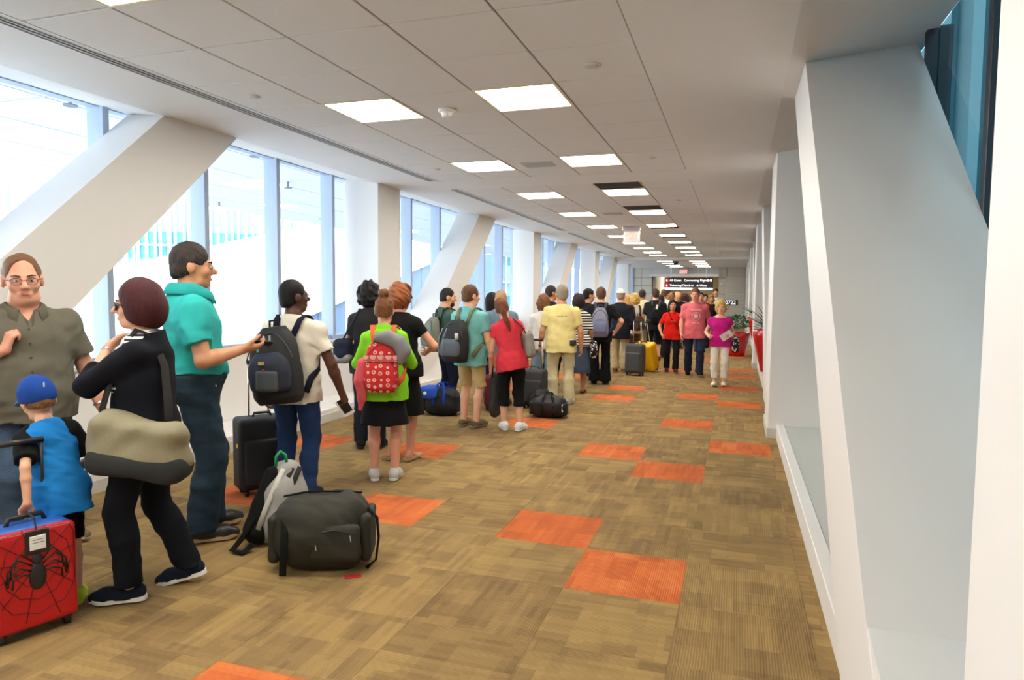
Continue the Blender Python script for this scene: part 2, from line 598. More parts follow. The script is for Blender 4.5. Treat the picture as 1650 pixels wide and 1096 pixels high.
for i, (x, y, r, lab) in enumerate(((-0.977, 4.65, 0.062, 'round flat sprinkler cover in ceiling right of the near lights'),
                                    (-3.69, 4.61, 0.05, 'small round sprinkler cover beside the long slot diffuser'),
                                    (-0.956, 7.89, 0.05, 'round sprinkler cover right of the second pair of lights'),
                                    (-3.60, 7.9, 0.04, 'small sprinkler cover beside the far end of the near slot'),
                                    (-0.95, 11.5, 0.045, 'distant sprinkler cover on the right part of the ceiling'))):
    t = thing('sprinkler_cover', lab, 'sprinkler', (x, y, ZC), 0, 'ceiling sprinkler covers')
    MB().lathe([(r * 0.9, -0.009), (r, -0.005), (r, 0.0)], 24).build('plate', plain('spr_plate', (0.62, 0.6, 0.57, 1), 0.4), t)
    MB().lathe([(r * 0.62, -0.0125), (r * 0.66, -0.008)], 24).build('disc', plain('spr_disc', (0.5, 0.48, 0.45, 1), 0.4), t)

# ---- left side: curb, low wall, glazing, pillars, diagonals --------
GX = -5.42
wl = MB()
wl.box((-5.55, -1.5, 0.0), (-5.28, Y_END, 0.90))
wall_left = tag(wl.build('wall_left', M_WHITE), kind='structure')
for i in range(9):
    y = 0.98 + i * 3.83 - 0.0
    MB().box((-5.283, y, 0.17), (-5.276, y + 0.006, 0.9)).build('panel_joint', M_TRIM, wall_left)
cu = MB().box((-5.28, -1.5, 0.0), (-4.72, Y_END, 0.165), 0.012)
curb = tag(cu.build('baseboard_left', M_WHITE), kind='structure')
MB().box((-4.722, -1.5, 0.0), (-4.712, Y_END, 0.10)).build('kick_strip', M_TRIM, curb)
MB().box((-5.44, -1.5, 0.90), (-5.245, Y_END, 0.935), 0.006).build('window_sill', plain('sill_metal', srgb(205, 215, 225), 0.35), wall_left)
win_l = thing('window_1', None, None)
win_l['kind'] = 'structure'
my = [4.70 + 1.19 * k for k in range(-5, 28)]
for a, b in zip(my, my[1:]):
    MB().box((GX - 0.008, a + 0.03, 0.935), (GX, b - 0.03, 3.24)).build('pane', M_GLASS, win_l)
for y in my:
    MB().box((GX - 0.10, y - 0.032, 0.93), (GX + 0.09, y + 0.032, 3.24), 0.004).build('mullion', M_ALU, win_l)
MB().box((GX - 0.06, my[0], 0.93), (GX + 0.05, my[-1], 0.985)).build('bottom_rail', M_ALU, win_l)
MB().box((GX - 0.06, my[0], 3.19), (GX + 0.05, my[-1], 3.25)).build('top_rail', M_ALU, win_l)


def column(name, x_front, x_back, y0, y1, z0=0.165, baseboard=None):
    lo, hi = min(x_front, x_back), max(x_front, x_back)
    o = MB().box((lo, y0, z0), (hi, y1, ZC + 0.2), 0.008).build(name, M_WHITE)
    tag(o, kind='structure')
    if baseboard:
        e = 0.012
        MB().box((min(x_front - e, x_back), y0 - e, 0), (max(x_front - e, x_back) , y1 + e, baseboard), 0.004).build('baseboard', M_TRIM, o)
    return o


def diagonal(x_front, x_back, ytop, slope, wid, z0):
    """parallelogram beam rising away from the camera; ytop = where its upper edge meets the ceiling"""
    zt = ZC + 0.2
    yt = ytop + 0.2 / slope
    yb = ytop - (ZC - z0) / slope
    poly = [(yb, z0), (yb + wid, z0), (yt + wid, zt), (yt, zt)]
    lo, hi = min(x_front, x_back), max(x_front, x_back)
    o = MB().prism(poly, 'x', lo, hi).build('trim_diagonal_beam', M_WHITE)
    return tag(o, kind='structure')


PL = 7.77
for n in range(-1, 4):
    column('trim_pillar', -4.85, -5.40, 8.65 + PL * n, 9.31 + PL * n)
    diagonal(-4.85, -5.33, 4.87 + PL * n, 0.91, 0.92, 0.165)
# ---- right side -----------------------------------------------------
kick = tag(MB().box((0.46, -1.5, 0.0), (1.25, Y_END, 0.15), 0.01).build('baseboard_right', M_LEDGE), kind='structure')
MB().box((0.452, -1.5, 0.0), (0.462, Y_END, 0.152)).build('kick_strip', M_WHITE, kick)
MB().box((0.455, -1.5, 0.140), (0.53, Y_END, 0.158), 0.003).build('ledge_nosing', M_WHITE, kick)
wr = tag(MB().box((1.06, -1.5, 0.15), (1.25, Y_END, 0.55)).build('wall_right', M_WHITE), kind='structure')
win_r = thing('window_2', None, None)
win_r['kind'] = 'structure'
PR = 7.72
myr = [0.15 + 1.19 * k for k in range(-2, 32)]
for a, b in zip(myr, myr[1:]):
    MB().box((1.12, a + 0.03, 0.55), (1.128, b - 0.03, 3.22)).build('pane', M_GLASS_R, win_r)
M_DKALU = plain('dark_mullion', (0.015, 0.018, 0.028, 1), 0.4)
for y in myr:
    MB().box((1.06, y - 0.03, 0.55), (1.2, y + 0.03, 3.24), 0.003).build('mullion', M_DKALU, win_r)
for n in range(-1, 5):
    y0, y1 = 8.05 + PR * n, 8.95 + PR * n
    if n == 0:
        y1 = 8.97
    column('trim_pillar', 0.36, 1.12, y0, min(y1, Y_END), 0.0, 0.115)
    if 5.02 + PR * n < Y_END - 1:
        d = diagonal(0.385, 1.06, 5.02 + PR * n, 0.875, 0.89, 0.15)
        # foot block joining the diagonal to the pillar
        yb = 5.02 + PR * n - (ZC - 0.62) / 0.875
        MB().prism([(8.97 + PR * (n - 1), 0.15), (yb + 0.1, 0.15), (yb, 0.62), (8.97 + PR * (n - 1), 0.40)], 'x', 0.388, 1.05).build('foot_block', M_WHITE, d)

# ---- bulkhead, far ceiling and end wall ------------------------------
M_PANEL = plain('end_panel', srgb(206, 200, 186), 0.5, var=0.02)
bulk = MB().box((-5.5, Y_BULK, ZC - 0.10), (1.15, Y_BULK + 0.15, ZC + 0.3)).build('trim_bulkhead', M_CEIL)
tag(bulk, kind='structure')
fc = MB().box((-5.5, Y_BULK + 0.15, ZC - 0.10), (1.15, Y_END + 9, ZC + 0.3)).build('ceiling_far', M_CEIL)
tag(fc, kind='structure')
far_light = emit('dim_light_panel', (1.0, 0.92, 0.79, 1), 9.0)
k = 0
for y in (29.6, 31.6, 33.6, 35.4):
    for x, nm in ((-2.97, 'window-side'), (-1.64, 'wall-side')):
        t = thing('ceiling_light', '%s light panel beyond the bulkhead, %s row' % (ORD[k // 2] if k > 1 else 'first', nm), 'light', (x, y, ZC - 0.10), 0, 'square ceiling lights')
        MB().box((-0.33, -0.24, -0.012), (0.33, 0.24, 0.0)).build('frame', M_LFRAME, t)
        MB().box((-0.30, -0.15, -0.016), (0.30, 0.15, -0.010)).build('diffuser', far_light, t)
        k += 1
t = thing('camera_dome', 'small black security camera dome under the far ceiling', 'security camera', (-2.55, 30.0, ZC - 0.10))
MB().lathe([(0.02, -0.16), (0.09, -0.12), (0.11, -0.05), (0.11, 0.0)], 16).build('dome', M_BLACK, t, True)
MB().lathe([(0.13, -0.025), (0.13, 0.0)], 16).build('mount_ring', M_BLACK, t)
# end wall with opening from x=-4.35 to -0.96, top 2.56
endw = tag(MB().box((-4.72, Y_END, 2.56), (0.36, Y_END + 0.25, ZC)).build('wall_end', M_CEIL), kind='structure')
MB().box((-4.45, Y_END - 0.35, 2.56), (-0.93, Y_END, 2.70), 0.01).build('header_canopy', M_WHITE, endw)
for xa, xb in ((-0.96, 0.36), (-5.5, -4.35)):
    MB().box((xa, Y_END + 0.03, 0), (xb, Y_END + 0.25, ZC - .11)).build('panel_backing', M_DARK, endw)
zs = [0.0, 0.62, 1.24, 1.66, 2.08, 2.5, ZC - 0.1]
for i in range(len(zs) - 1):
    for xa, xb in ((-0.96, -0.56), (-0.56, 0.36), (-5.5, -4.9), (-4.9, -4.35)):
        MB().box((xa + 0.008, Y_END - 0.02, zs[i] + 0.008), (xb - 0.008, Y_END + 0.03, zs[i + 1] - 0.008), 0.004).build('panel', M_PANEL, endw)
M_BROWN = plain('lobby_wall', srgb(150, 138, 112), 0.7)
lob = tag(MB().box((-9, Y_END + 7.8, 0), (4, Y_END + 8, ZC)).build('wall_lobby', M_BROWN), kind='structure')
tag(MB().box((-4.35, Y_END + 0.25, 0), (-4.15, Y_END + 8, ZC)).build('wall_lobby_side', M_PANEL), kind='structure')
tag(MB().box((-0.96, Y_END + 0.25, 0), (-0.76, Y_END + 8, ZC)).build('wall_lobby_far_side', M_PANEL), kind='structure')
t = thing('ceiling_light', 'long strip light inside the lobby beyond the doorway', 'light', (-2.5, Y_END + 3.5, ZC - 0.1), 0, 'square ceiling lights')
MB().box((-1.5, -0.4, -0.03), (1.5, 0.4, 0)).build('frame', M_LFRAME, t)
MB().box((-1.46, -0.36, -0.036), (1.46, 0.36, -0.028)).build('diffuser', light_mat, t)


def text(name, s, size, mat, parent, loc, rot=(math.pi / 2, 0, 0), align='LEFT', ext=0.002):
    c = bpy.data.curves.new(name, 'FONT')
    c.body, c.size, c.extrude, c.align_x, c.align_y = s, size, ext, align, 'CENTER'
    o = bpy.data.objects.new(name, c)
    COL.objects.link(o)
    me = bpy.data.meshes.new_from_object(o)
    bpy.data.objects.remove(o)
    me.materials.append(mat)
    return link(name, me, parent, loc, rot)


M_SIGNW = emit('sign_white', (1, 1, 1, 1), 0.9)
M_SIGNRED = plain('sign_red', (0.62, 0.02, 0.03, 1), 0.5)
M_SIGNBLK = plain('sign_black', (0.018, 0.012, 0.012, 1), 0.5)
sg = thing('hanging_sign', 'dark hanging direction sign with red icons and white lettering', 'sign', (-2.2, 33.0, 0))
MB().box((-1.10, -0.06, 1.93), (1.10, 0.06, 2.40), 0.01).build('board', M_SIGNBLK, sg)
for z in (2.285, 2.045):
    MB().box((-1.08, -0.068, z - 0.10), (-0.90, -0.058, z + 0.10)).build('red_icon', M_SIGNRED, sg)
    MB().prism([(-1.03, z - 0.02), (-0.99, z + 0.06), (-0.95, z - 0.02), (-0.975, z - 0.02), (-0.975, z - 0.06), (-1.005, z - 0.06), (-1.005, z - 0.02)], 'y', -0.074, -0.066).build('arrow', M_SIGNW, sg)
text('lettering', 'All Gates   Connecting Flights', 0.145, M_SIGNW, sg, (-0.86, -0.066, 2.285))
text('lettering', 'Ticketing/Check-in   A-West', 0.145, M_SIGNW, sg, (-0.86, -0.066, 2.045))
for x in (0.90, 1.03):
    MB().lathe([(0.055, 0), (0.055, 0.008)], 18, Matrix.Translation((x - 0.02, -0.06, 2.285)) @ Matrix.Rotation(math.pi / 2, 4, 'X')).build('round_icon', M_SIGNW, sg)
for x in (-0.8, 0.8):
    MB().tube([(x, 0, 2.4), (x, 0, ZC - 0.1)], 0.012, 8).build('hanger_rod', M_CHROME, sg)
MB().box((-1.10, -0.10, 1.86), (1.08, 0.10, 1.93), 0.01).build('light_strip', emit('sign_strip', (1, 0.97, 0.9, 1), 4.0), sg)

for (x, y, zc, w, lab) in ((-2.31, 15.6, ZC, 0.36, 'red lettered exit sign hanging from the middle of the ceiling'),
                           (-2.70, 36.5, ZC - 0.10, 0.42, 'red exit sign above the far doorway')):
    e = thing('exit_sign', lab, 'exit sign', (x, y, zc), 0, 'exit signs')
    MB().box((-w * 0.55, -0.05, -0.10), (w * 0.55, 0.05, 0.0), 0.008).build('canopy', plain('exit_grey', (0.40, 0.39, 0.38, 1), 0.4), e)
    MB().box((-w / 2, -0.02, -0.35), (w / 2, 0.02, -0.10), 0.006).build('face_panel', plain('exit_face', (0.8, 0.7, 0.68, 1), 0.3), e)
    text('lettering', 'EXIT', 0.185, M_REDTXT, e, (0.012, -0.024, -0.222), align='CENTER')
nsg = thing('number_sign', 'black gate number sign with white numerals on the end wall', 'sign', (-0.40, Y_END - 0.02, 0))
MB().box((-0.42, -0.03, 1.10), (0.42, 0.0, 1.36), 0.006).build('board', M_SIGNBLK, nsg)
text('lettering', '20722', 0.26, M_SIGNW, nsg, (0.0, -0.034, 1.23), align='CENTER')
rs = thing('red_placard', 'small red placard below the black number sign', 'placard', (-0.58, Y_END - 0.02, 0))
MB().box((-0.20, -0.02, 0.90), (0.16, 0.0, 1.06), 0.004).build('plate', plain('placard_red', (0.7, 0.12, 0.05, 1), 0.5), rs)
MB().box((-0.17, -0.023, 0.97), (0.13, -0.019, 0.99)).build('print_line', M_SIGNW, rs)
box('light_switch', (-0.88, Y_END - 0.03, 2.10), (-0.80, Y_END - 0.018, 2.24), M_WHITEP, endw)

# ---- outside: mirrored-ceiling slab, far building, white roof, ground ----------------
M_MIRRORED = plain('mirrored_white', srgb(205, 212, 222), 0.7, var=0.01)
mirrored = thing('canopy', 'pale panelled slab outside standing in for the ceiling mirrored in the windows', 'canopy', (0, 0, 0))  # slab added outside to imitate the ceiling's reflection in the window glass
M_JOINT = plain('joint_grey', srgb(120, 128, 140), 0.7)
MB().box((-12.0, -6, 3.63), (-5.6, 60, 3.75)).build('backing', M_JOINT, mirrored)
for i in range(5):
    for j in range(22):
        x0, y0 = -12.0 + i * 1.26, -5 + j * 2.6
        MB().box((x0 + 0.012, y0 + 0.012, 3.60), (x0 + 1.248, y0 + 2.588, 3.63)).build('mirrored_panel', M_MIRRORED, mirrored)
for (px, py) in ((113, 153), (410, 240), (353, 325), (464, 293), (518, 346)):
    r_ = ray(px, py)
    q = r_ * ((3.6 - EYE) / r_[2])
    MB().tube([(q[0], q[1], 3.60), (q[0], q[1], 3.50)], 0.02, 6).lathe([(0.07, 3.485), (0.07, 3.50)], 10, Matrix.Translation((q[0], q[1], 0))).build('mirrored_sprinkler', M_JOINT, mirrored)  # imitates ceiling sprinklers reflected in the glass
q = ray(412, 297)
q = q * ((3.6 - EYE) / q[2])
MB().box((q[0] - .5, q[1] - .35, 3.585), (q[0] + .5, q[1] + .35, 3.61)).build('mirrored_light', emit('mirrored_light', (1, 0.97, 0.9, 1), 6), mirrored)  # glowing panel added as the reflection of a ceiling light
bld = thing('terminal_building', 'distant terminal building with teal glass and white vertical fins', 'building', (-46, 46, 0), math.radians(30))
M_TEAL = plain('teal_glass', srgb(84, 160, 178), 0.15, var=0.15, scale=0.6)
M_FIN = plain('white_fin', srgb(225, 235, 240), 0.5)
M_SPAN = plain('spandrel', srgb(175, 215, 228), 0.4)
W = 34
MB().box((-W, 0.5, -8), (W, 8, 12)).build('core', M_SPAN, bld)
for z0, z1 in ((-6, -3.5), (0.4, 1.4), (4.4, 6.6)):
    for i in range(28):
        x0 = -W + i * 2.43
        MB().box((x0 + 0.12, 0.3, z0), (x0 + 2.3, 0.5, z1)).build('glazing', M_TEAL, bld)
for i in range(120):
    x0 = -W + i * 0.57 + rnd.uniform(-0.15, 0.15)
    MB().box((x0, -0.25, -8), (x0 + 0.12, 0.3, 12)).build('fin', M_FIN, bld)
for z in (-2.6, 2.6, 5.4):
    MB().box((-W, -0.05, z), (W, 0.35, z + 0.14)).build('transom', M_FIN, bld)
# a white enclosed ramp climbs past the windows; its edges are straight lines in its own plane x = -20
def on_ramp(px, py):
    q = ray(px, py)
    q = q * (-20.0 / q[0])
    return q[1], q[2] + EYE
t0, t1 = on_ramp(345, 415), on_ramp(530, 370)
st = (t1[1] - t0[1]) / (t1[0] - t0[0])
u0, u1 = on_ramp(364, 568), on_ramp(445, 500)
su = (u1[1] - u0[1]) / (u1[0] - u0[0])
TOP = lambda y: t0[1] + st * (y - t0[0])
BOT = lambda y: max(-8.0, u0[1] + st * (y - u0[0]))
ya, yb = -4.0, 58.0
roof = MB().prism([(ya, BOT(ya)), (yb, BOT(yb)), (yb, TOP(yb)), (ya, TOP(ya))], 'x', -23, -20).build('white_ramp', plain('roof_white', srgb(248, 249, 250), 0.6, var=0.01))
tag(roof, 'white enclosed ramp climbing past outside the windows', 'ramp')
for k in range(18):
    y = -2 + k * 3.3
    MB().prism([(y, BOT(y) + .1), (y + .04, BOT(y) + .1), (y + .04, TOP(y) - .1), (y, TOP(y) - .1)], 'x', -20.02, -19.99).build('ramp_joint', plain('ramp_joint', srgb(205, 212, 220), .7), roof)
rf = tag(MB().prism([(ya, -8), (yb, -8), (yb, BOT(yb) - .05), (ya, max(-7.9, BOT(ya) - .05))], 'x', -22.6, -20.3).build('shaded_wall', plain('wall_shade', srgb(96, 122, 158), 0.6)), 'wall below the white ramp outside, shade painted in blue-grey', 'wall')  # shade on this wall is put into its blue-grey colour
for i in range(14):
    y = 2 + i * 4
    MB().box((-20.32, y, -7), (-20.28, y + .05, BOT(y) - .1)).build('wall_seam', M_JOINT, rf)
gr = tag(MB().box((-140, -60, -8.2), (60, 160, -8.0)).build('ground_outside', plain('apron', srgb(205, 208, 212), 0.8)), kind='structure')
fac = thing('dark_facade', 'dark teal facade outside the tinted windows', 'building', (5.0, 0, 0))
MB().box((0, -8, -8), (1, 60, 14)).build('wall', plain('dark_teal', srgb(38, 70, 78), 0.5), fac)
for i in range(24):
    MB().box((-0.15, -6 + i * 2.6, -8), (0, -5.2 + i * 2.6, 14)).build('pier', plain('teal_pier', srgb(64, 100, 110), 0.5), fac)
tag(MB().box((-5.7, -1.62, -0.1), (1.3, -1.5, 3.5)).build('wall_behind', M_WHITE), kind='structure')
# ================================================================== SOFT SHAPES (distance fields -> one closed surface)
def nrm(v):
    v = np.asarray(v, float)
    l = np.linalg.norm(v)
    return v / l if l > 1e-9 else np.array([0, 0, 1.0])


class SDF:
    def __init__(self):
        self.ops = []
        self.lo = np.full(3, 1e9)
        self.hi = np.full(3, -1e9)

    def _bb(self, lo, hi):
        self.lo = np.minimum(self.lo, lo)
        self.hi = np.maximum(self.hi, hi)

    def cone(self, a, b, ra, rb=None, k=0.02, sub=False, stop=None):
        a, b = np.asarray(a, float), np.asarray(b, float)
        rb = ra if rb is None else rb
        r = max(ra, rb)
        lo, hi = np.minimum(a, b) - r, np.maximum(a, b) + r
        ba = b - a
        l2 = max(ba @ ba, 1e-9)

        def f(x, y, z):
            px, py, pz = x - a[0], y - a[1], z - a[2]
            t = np.clip((px * ba[0] + py * ba[1] + pz * ba[2]) / l2, 0, 1)
            d = np.sqrt((px - t * ba[0]) ** 2 + (py - t * ba[1]) ** 2 + (pz - t * ba[2]) ** 2) - (ra + (rb - ra) * t)
            if stop is not None:
                n, o = stop
                d = np.maximum(d, n[0] * (x - o[0]) + n[1] * (y - o[1]) + n[2] * (z - o[2]))
            return d
        self.ops.append(('sub' if sub else 'add', f, lo, hi, k))
        if not sub:
            self._bb(lo, hi)
        return self

    def chain(self, pts, rs, k=0.02):
        for i in range(len(pts) - 1):
            self.cone(pts[i], pts[i + 1], rs[i], rs[i + 1], k)
        return self

    def ell(self, c, r, k=0.02, sub=False, R=None):
        c, r = np.asarray(c, float), np.asarray(r, float)
        m = max(r) if R is not None else r
        lo, hi = c - m, c + m

        def f(x, y, z):
            q = [x - c[0], y - c[1], z - c[2]]
            if R is not None:
                q = [R[0][i] * q[0] + R[1][i] * q[1] + R[2][i] * q[2] for i in range(3)]
            k0 = np.sqrt((q[0] / r[0]) ** 2 + (q[1] / r[1]) ** 2 + (q[2] / r[2]) ** 2)
            k1 = np.sqrt((q[0] / r[0] ** 2) ** 2 + (q[1] / r[1] ** 2) ** 2 + (q[2] / r[2] ** 2) ** 2)
            return k0 * (k0 - 1) / np.maximum(k1, 1e-6)
        self.ops.append(('sub' if sub else 'add', f, lo, hi, k))
        if not sub:
            self._bb(lo, hi)
        return self

    def box(self, c, h, rad=0.02, k=0.02, R=None, sub=False):
        c, h = np.asarray(c, float), np.asarray(h, float)
        m = np.linalg.norm(h) if R is not None else h
        lo, hi = c - m, c + m
        hh = h - rad

        def f(x, y, z):
            q = [x - c[0], y - c[1], z - c[2]]
            if R is not None:
                q = [R[0][i] * q[0] + R[1][i] * q[1] + R[2][i] * q[2] for i in range(3)]
            d = [np.abs(q[i]) - hh[i] for i in range(3)]
            out = np.sqrt(sum(np.maximum(e, 0) ** 2 for e in d))
            return out + np.minimum(np.maximum(np.maximum(d[0], d[1]), d[2]), 0) - rad
        self.ops.append(('sub' if sub else 'add', f, lo, hi, k))
        if not sub:
            self._bb(lo, hi)
        return self

    def loft(self, keys, F, k=0.02, p=2.3, ext=None):
        """keys: (z, half width, half depth, y offset) in the frame F (3x4: rotation | origin)"""
        K = np.array(keys, float)
        zz = np.linspace(K[0, 0], K[-1, 0], 60)
        tabs = []
        for j in (1, 2, 3):
            t = np.interp(zz, K[:, 0], K[:, j])
            tp = np.pad(t, 4, mode='edge')
            tabs.append(np.convolve(tp, np.ones(9) / 9, 'valid'))
        R, o = F
        m = max(K[:, 1].max(), K[:, 2].max() + abs(K[:, 3]).max())
        ends = [o + R @ np.array([0, 0, z]) for z in (K[0, 0], K[-1, 0])]
        lo, hi = np.minimum(*ends) - m, np.maximum(*ends) + m
        z0, z1 = K[0, 0], K[-1, 0]

        def f(x, y, z):
            q = [x - o[0], y - o[1], z - o[2]]
            u = [R[0][i] * q[0] + R[1][i] * q[1] + R[2][i] * q[2] for i in range(3)]
            a = np.interp(u[2], zz, tabs[0])
            b = np.interp(u[2], zz, tabs[1])
            c = np.interp(u[2], zz, tabs[2])
            n = (np.abs(u[0] / a) ** p + np.abs((u[1] - c) / b) ** p) ** (1 / p)
            d = (n - 1) * np.minimum(a, b)
            return np.maximum(d, np.maximum(z0 - u[2], u[2] - z1))
        self.ops.append(('add', f, lo, hi, k))
        self._bb(lo, hi)
        return self

    def cut(self, n, o):
        """remove what lies on the side the normal n points to, beyond point o"""
        n, o = nrm(n), np.asarray(o, float)
        c = n @ o
        self.ops.append(('max', lambda x, y, z: n[0] * x + n[1] * y + n[2] * z - c, None, None, 0))
        return self

    def cut_local(self, n, o, center, radius):
        """plane cut that acts only inside a ball (used on one sleeve)"""
        n, o, ce = nrm(n), np.asarray(o, float), np.asarray(center, float)
        c = n @ o

        def f(x, y, z):
            pl = n[0] * x + n[1] * y + n[2] * z - c
            bl = radius - np.sqrt((x - ce[0]) ** 2 + (y - ce[1]) ** 2 + (z - ce[2]) ** 2)
            return np.minimum(pl, bl)
        self.ops.append(('max', f, None, None, 0))
        return self

    def wrinkle(self, amp, freq=22.0, seed=0, dirv=(0.3, 0.2, 1.0)):
        r = np.random.RandomState(seed)
        d = nrm(np.array(dirv) + r.uniform(-.3, .3, 3))
        e = nrm(r.uniform(-1, 1, 3))
        g = nrm(r.uniform(-1, 1, 3))
        ph = r.uniform(0, 6, 4)

        def f(x, y, z):
            a = freq * (d[0] * x + d[1] * y + d[2] * z)
            b = freq * .7 * (e[0] * x + e[1] * y + e[2] * z)
            c = freq * 1.6 * (g[0] * x + g[1] * y + g[2] * z)
            return amp * (np.sin(a + 1.7 * np.sin(b + ph[0]) + ph[1]) * .6 + np.sin(b * 1.3 + 1.2 * np.sin(a * .8 + ph[2])) * .4 + .35 * np.sin(c + 1.5 * np.sin(a)))
        self.ops.append(('disp', f, None, None, 0))
        return self

    def mesh(self, vox):
        lo, hi = self.lo - 2.5 * vox, self.hi + 2.5 * vox
        n = np.ceil((hi - lo) / vox).astype(int) + 1
        ax = [(lo[i] + vox * np.arange(n[i])).astype(np.float32) for i in range(3)]
        BIG = 0.15
        G = np.full(n, BIG, np.float32)
        for typ, f, l, h, k in self.ops:
            if l is not None:
                m = k + 2.2 * vox
                i0 = np.clip(np.floor((l - m - lo) / vox).astype(int), 0, n)
                i1 = np.clip(np.ceil((h + m - lo) / vox).astype(int) + 1, 0, n)
                if np.any(i1 <= i0):
                    continue
                s = tuple(slice(i0[i], i1[i]) for i in range(3))
            else:
                s = (slice(None),) * 3
            X = ax[0][s[0]][:, None, None]
            Y = ax[1][s[1]][None, :, None]
            Z = ax[2][s[2]][None, None, :]
            if typ == 'disp':
                msk = np.abs(G) < 4 * vox + 0.01
                ii = np.nonzero(msk)
                G[ii] += f(ax[0][ii[0]], ax[1][ii[1]], ax[2][ii[2]]).astype(np.float32)
                continue
            d = f(X, Y, Z).astype(np.float32)
            g = G[s]
            if typ == 'add':
                if k > 0:
                    hh = np.maximum(k - np.abs(g - d), 0) / k
                    G[s] = np.minimum(g, d) - hh * hh * k * 0.25
                else:
                    G[s] = np.minimum(g, d)
            elif typ == 'sub':
                d = -d
                if k > 0:
                    hh = np.maximum(k - np.abs(g - d), 0) / k
                    G[s] = np.maximum(g, d) + hh * hh * k * 0.25
                else:
                    G[s] = np.maximum(g, d)
            else:
                G[s] = np.maximum(g, d)
        G[0], G[-1], G[:, 0], G[:, -1], G[:, :, 0], G[:, :, -1] = (BIG,) * 6
        return surface_nets(G, lo, vox)


def surface_nets(G, lo, vox):
    S = G < 0
    nx, ny, nz = G.shape
    c = np.zeros((nx - 1, ny - 1, nz - 1), np.uint8)
    for dx in (0, 1):
        for dy in (0, 1):
            for dz in (0, 1):
                c += S[dx:nx - 1 + dx, dy:ny - 1 + dy, dz:nz - 1 + dz]
    act = (c > 0) & (c < 8)
    I, J, K = np.nonzero(act)
    nv = len(I)
    if nv == 0:
        return np.zeros((0, 3)), np.zeros((0, 4), int)
    idx = np.full(act.shape, -1, np.int32)
    idx[I, J, K] = np.arange(nv)
    acc = np.zeros((nv, 3))
    cnt = np.zeros(nv)
    cor = [(dx, dy, dz) for dx in (0, 1) for dy in (0, 1) for dz in (0, 1)]
    V = {q: G[I + q[0], J + q[1], K + q[2]].astype(np.float64) for q in cor}
    for a in cor:
        for axx in range(3):
            if a[axx] == 1:
                continue
            b = list(a)
            b[axx] = 1
            va, vb = V[a], V[tuple(b)]
            m = (va < 0) != (vb < 0)
            t = np.where(m, va / np.where(m, va - vb, 1), 0)
            p = np.tile(np.array(a, float), (nv, 1))
            p[:, axx] += t
            acc[m] += p[m]
            cnt[m] += 1
    P = acc / cnt[:, None]
    verts = lo + vox * (np.stack([I, J, K], 1) + P)
    F = []
    for axx in range(3):
        sl0 = [slice(1, -1)] * 3
        sl1 = [slice(1, -1)] * 3
        sl0[axx], sl1[axx] = slice(0, -1), slice(1, None)
        A, B = S[tuple(sl0)], S[tuple(sl1)]
        for inside, flip in ((A & ~B, False), (~A & B, True)):
            i, j, k = np.nonzero(inside)
            base = [i, j, k]
            for d in range(3):
                if d != axx:
                    base[d] = base[d] + 1
            u, v = (axx + 1) % 3, (axx + 2) % 3

            def cell(du, dv):
                q = [b.copy() for b in base]
                q[u] = q[u] + du
                q[v] = q[v] + dv
                return idx[q[0], q[1], q[2]]
            quad = np.stack([cell(-1, -1), cell(0, -1), cell(0, 0), cell(-1, 0)], 1)
            F.append(quad[:, ::-1] if flip else quad)
    return verts, np.concatenate(F)


def sdf_obj(name, s, vox, mat, parent=None, loc=None, rot=None):
    v, f = s.mesh(vox)
    return link(name, new_mesh(name, v, f, mat, True), parent, loc, rot)


def rot3(axis, ang):
    return np.array(Matrix.Rotation(ang, 3, axis))
# ================================================================== PEOPLE
def skin(tone):
    cols = {'fair': (226, 172, 142), 'tan': (205, 148, 112), 'pink': (222, 160, 134), 'brown': (140, 92, 62), 'dark': (84, 52, 38), 'mid': (176, 122, 86)}
    return plain('skin_' + tone, cols[tone], 0.5, 0, 0.05, 18.0, 0.05, 300.0, 0.4)


def hairm(col):
    key = 'hair_%d_%d_%d' % col
    if key in MATS:
        return MATS[key]
    m, nt, bs = nodes_of(key)
    tc = nd(nt, 'ShaderNodeTexCoord')
    mp = nd(nt, 'ShaderNodeMapping', Scale=(160, 160, 14))
    nz = nd(nt, 'ShaderNodeTexNoise', Scale=1.0, Detail=3.0)
    nt.links.new(tc.outputs['Object'], mp.inputs[0])
    nt.links.new(mp.outputs[0], nz.inputs['Vector'])
    c = srgb(col)
    nt.links.new(mixc(nt, nz.outputs['Fac'], tuple(x * .45 for x in c[:3]) + (1,), tuple(min(1, x * 1.5) for x in c[:3]) + (1,)), bs.inputs['Base Color'])
    bs.inputs['Roughness'].default_value = 0.6
    bs.inputs['Specular IOR Level'].default_value = 0.25
    bp = nd(nt, 'ShaderNodeBump', Strength=0.6, Distance=0.01)
    nt.links.new(nz.outputs['Fac'], bp.inputs['Height'])
    nt.links.new(bp.outputs[0], bs.inputs['Normal'])
    MATS[key] = m
    return m


def denim(col):
    return plain('denim_%d_%d_%d' % col, col, 0.9, 0, 0.26, 7.0, 0.5, 160.0, 0.2)


def stripes(key, a, b, n, axis=2, duty=0.5):
    if key in MATS:
        return MATS[key]
    m, nt, bs = nodes_of(key)
    tc = nd(nt, 'ShaderNodeTexCoord')
    sp = nd(nt, 'ShaderNodeSeparateXYZ')
    nt.links.new(tc.outputs['Object'], sp.inputs[0])
    fr = mth(nt, 'FRACT', mth(nt, 'MULTIPLY', sp.outputs[axis], float(n)))
    nt.links.new(mixc(nt, mth(nt, 'GREATER_THAN', fr, duty), srgb(a), srgb(b)), bs.inputs['Base Color'])
    bs.inputs['Roughness'].default_value = 0.9
    MATS[key] = m
    return m


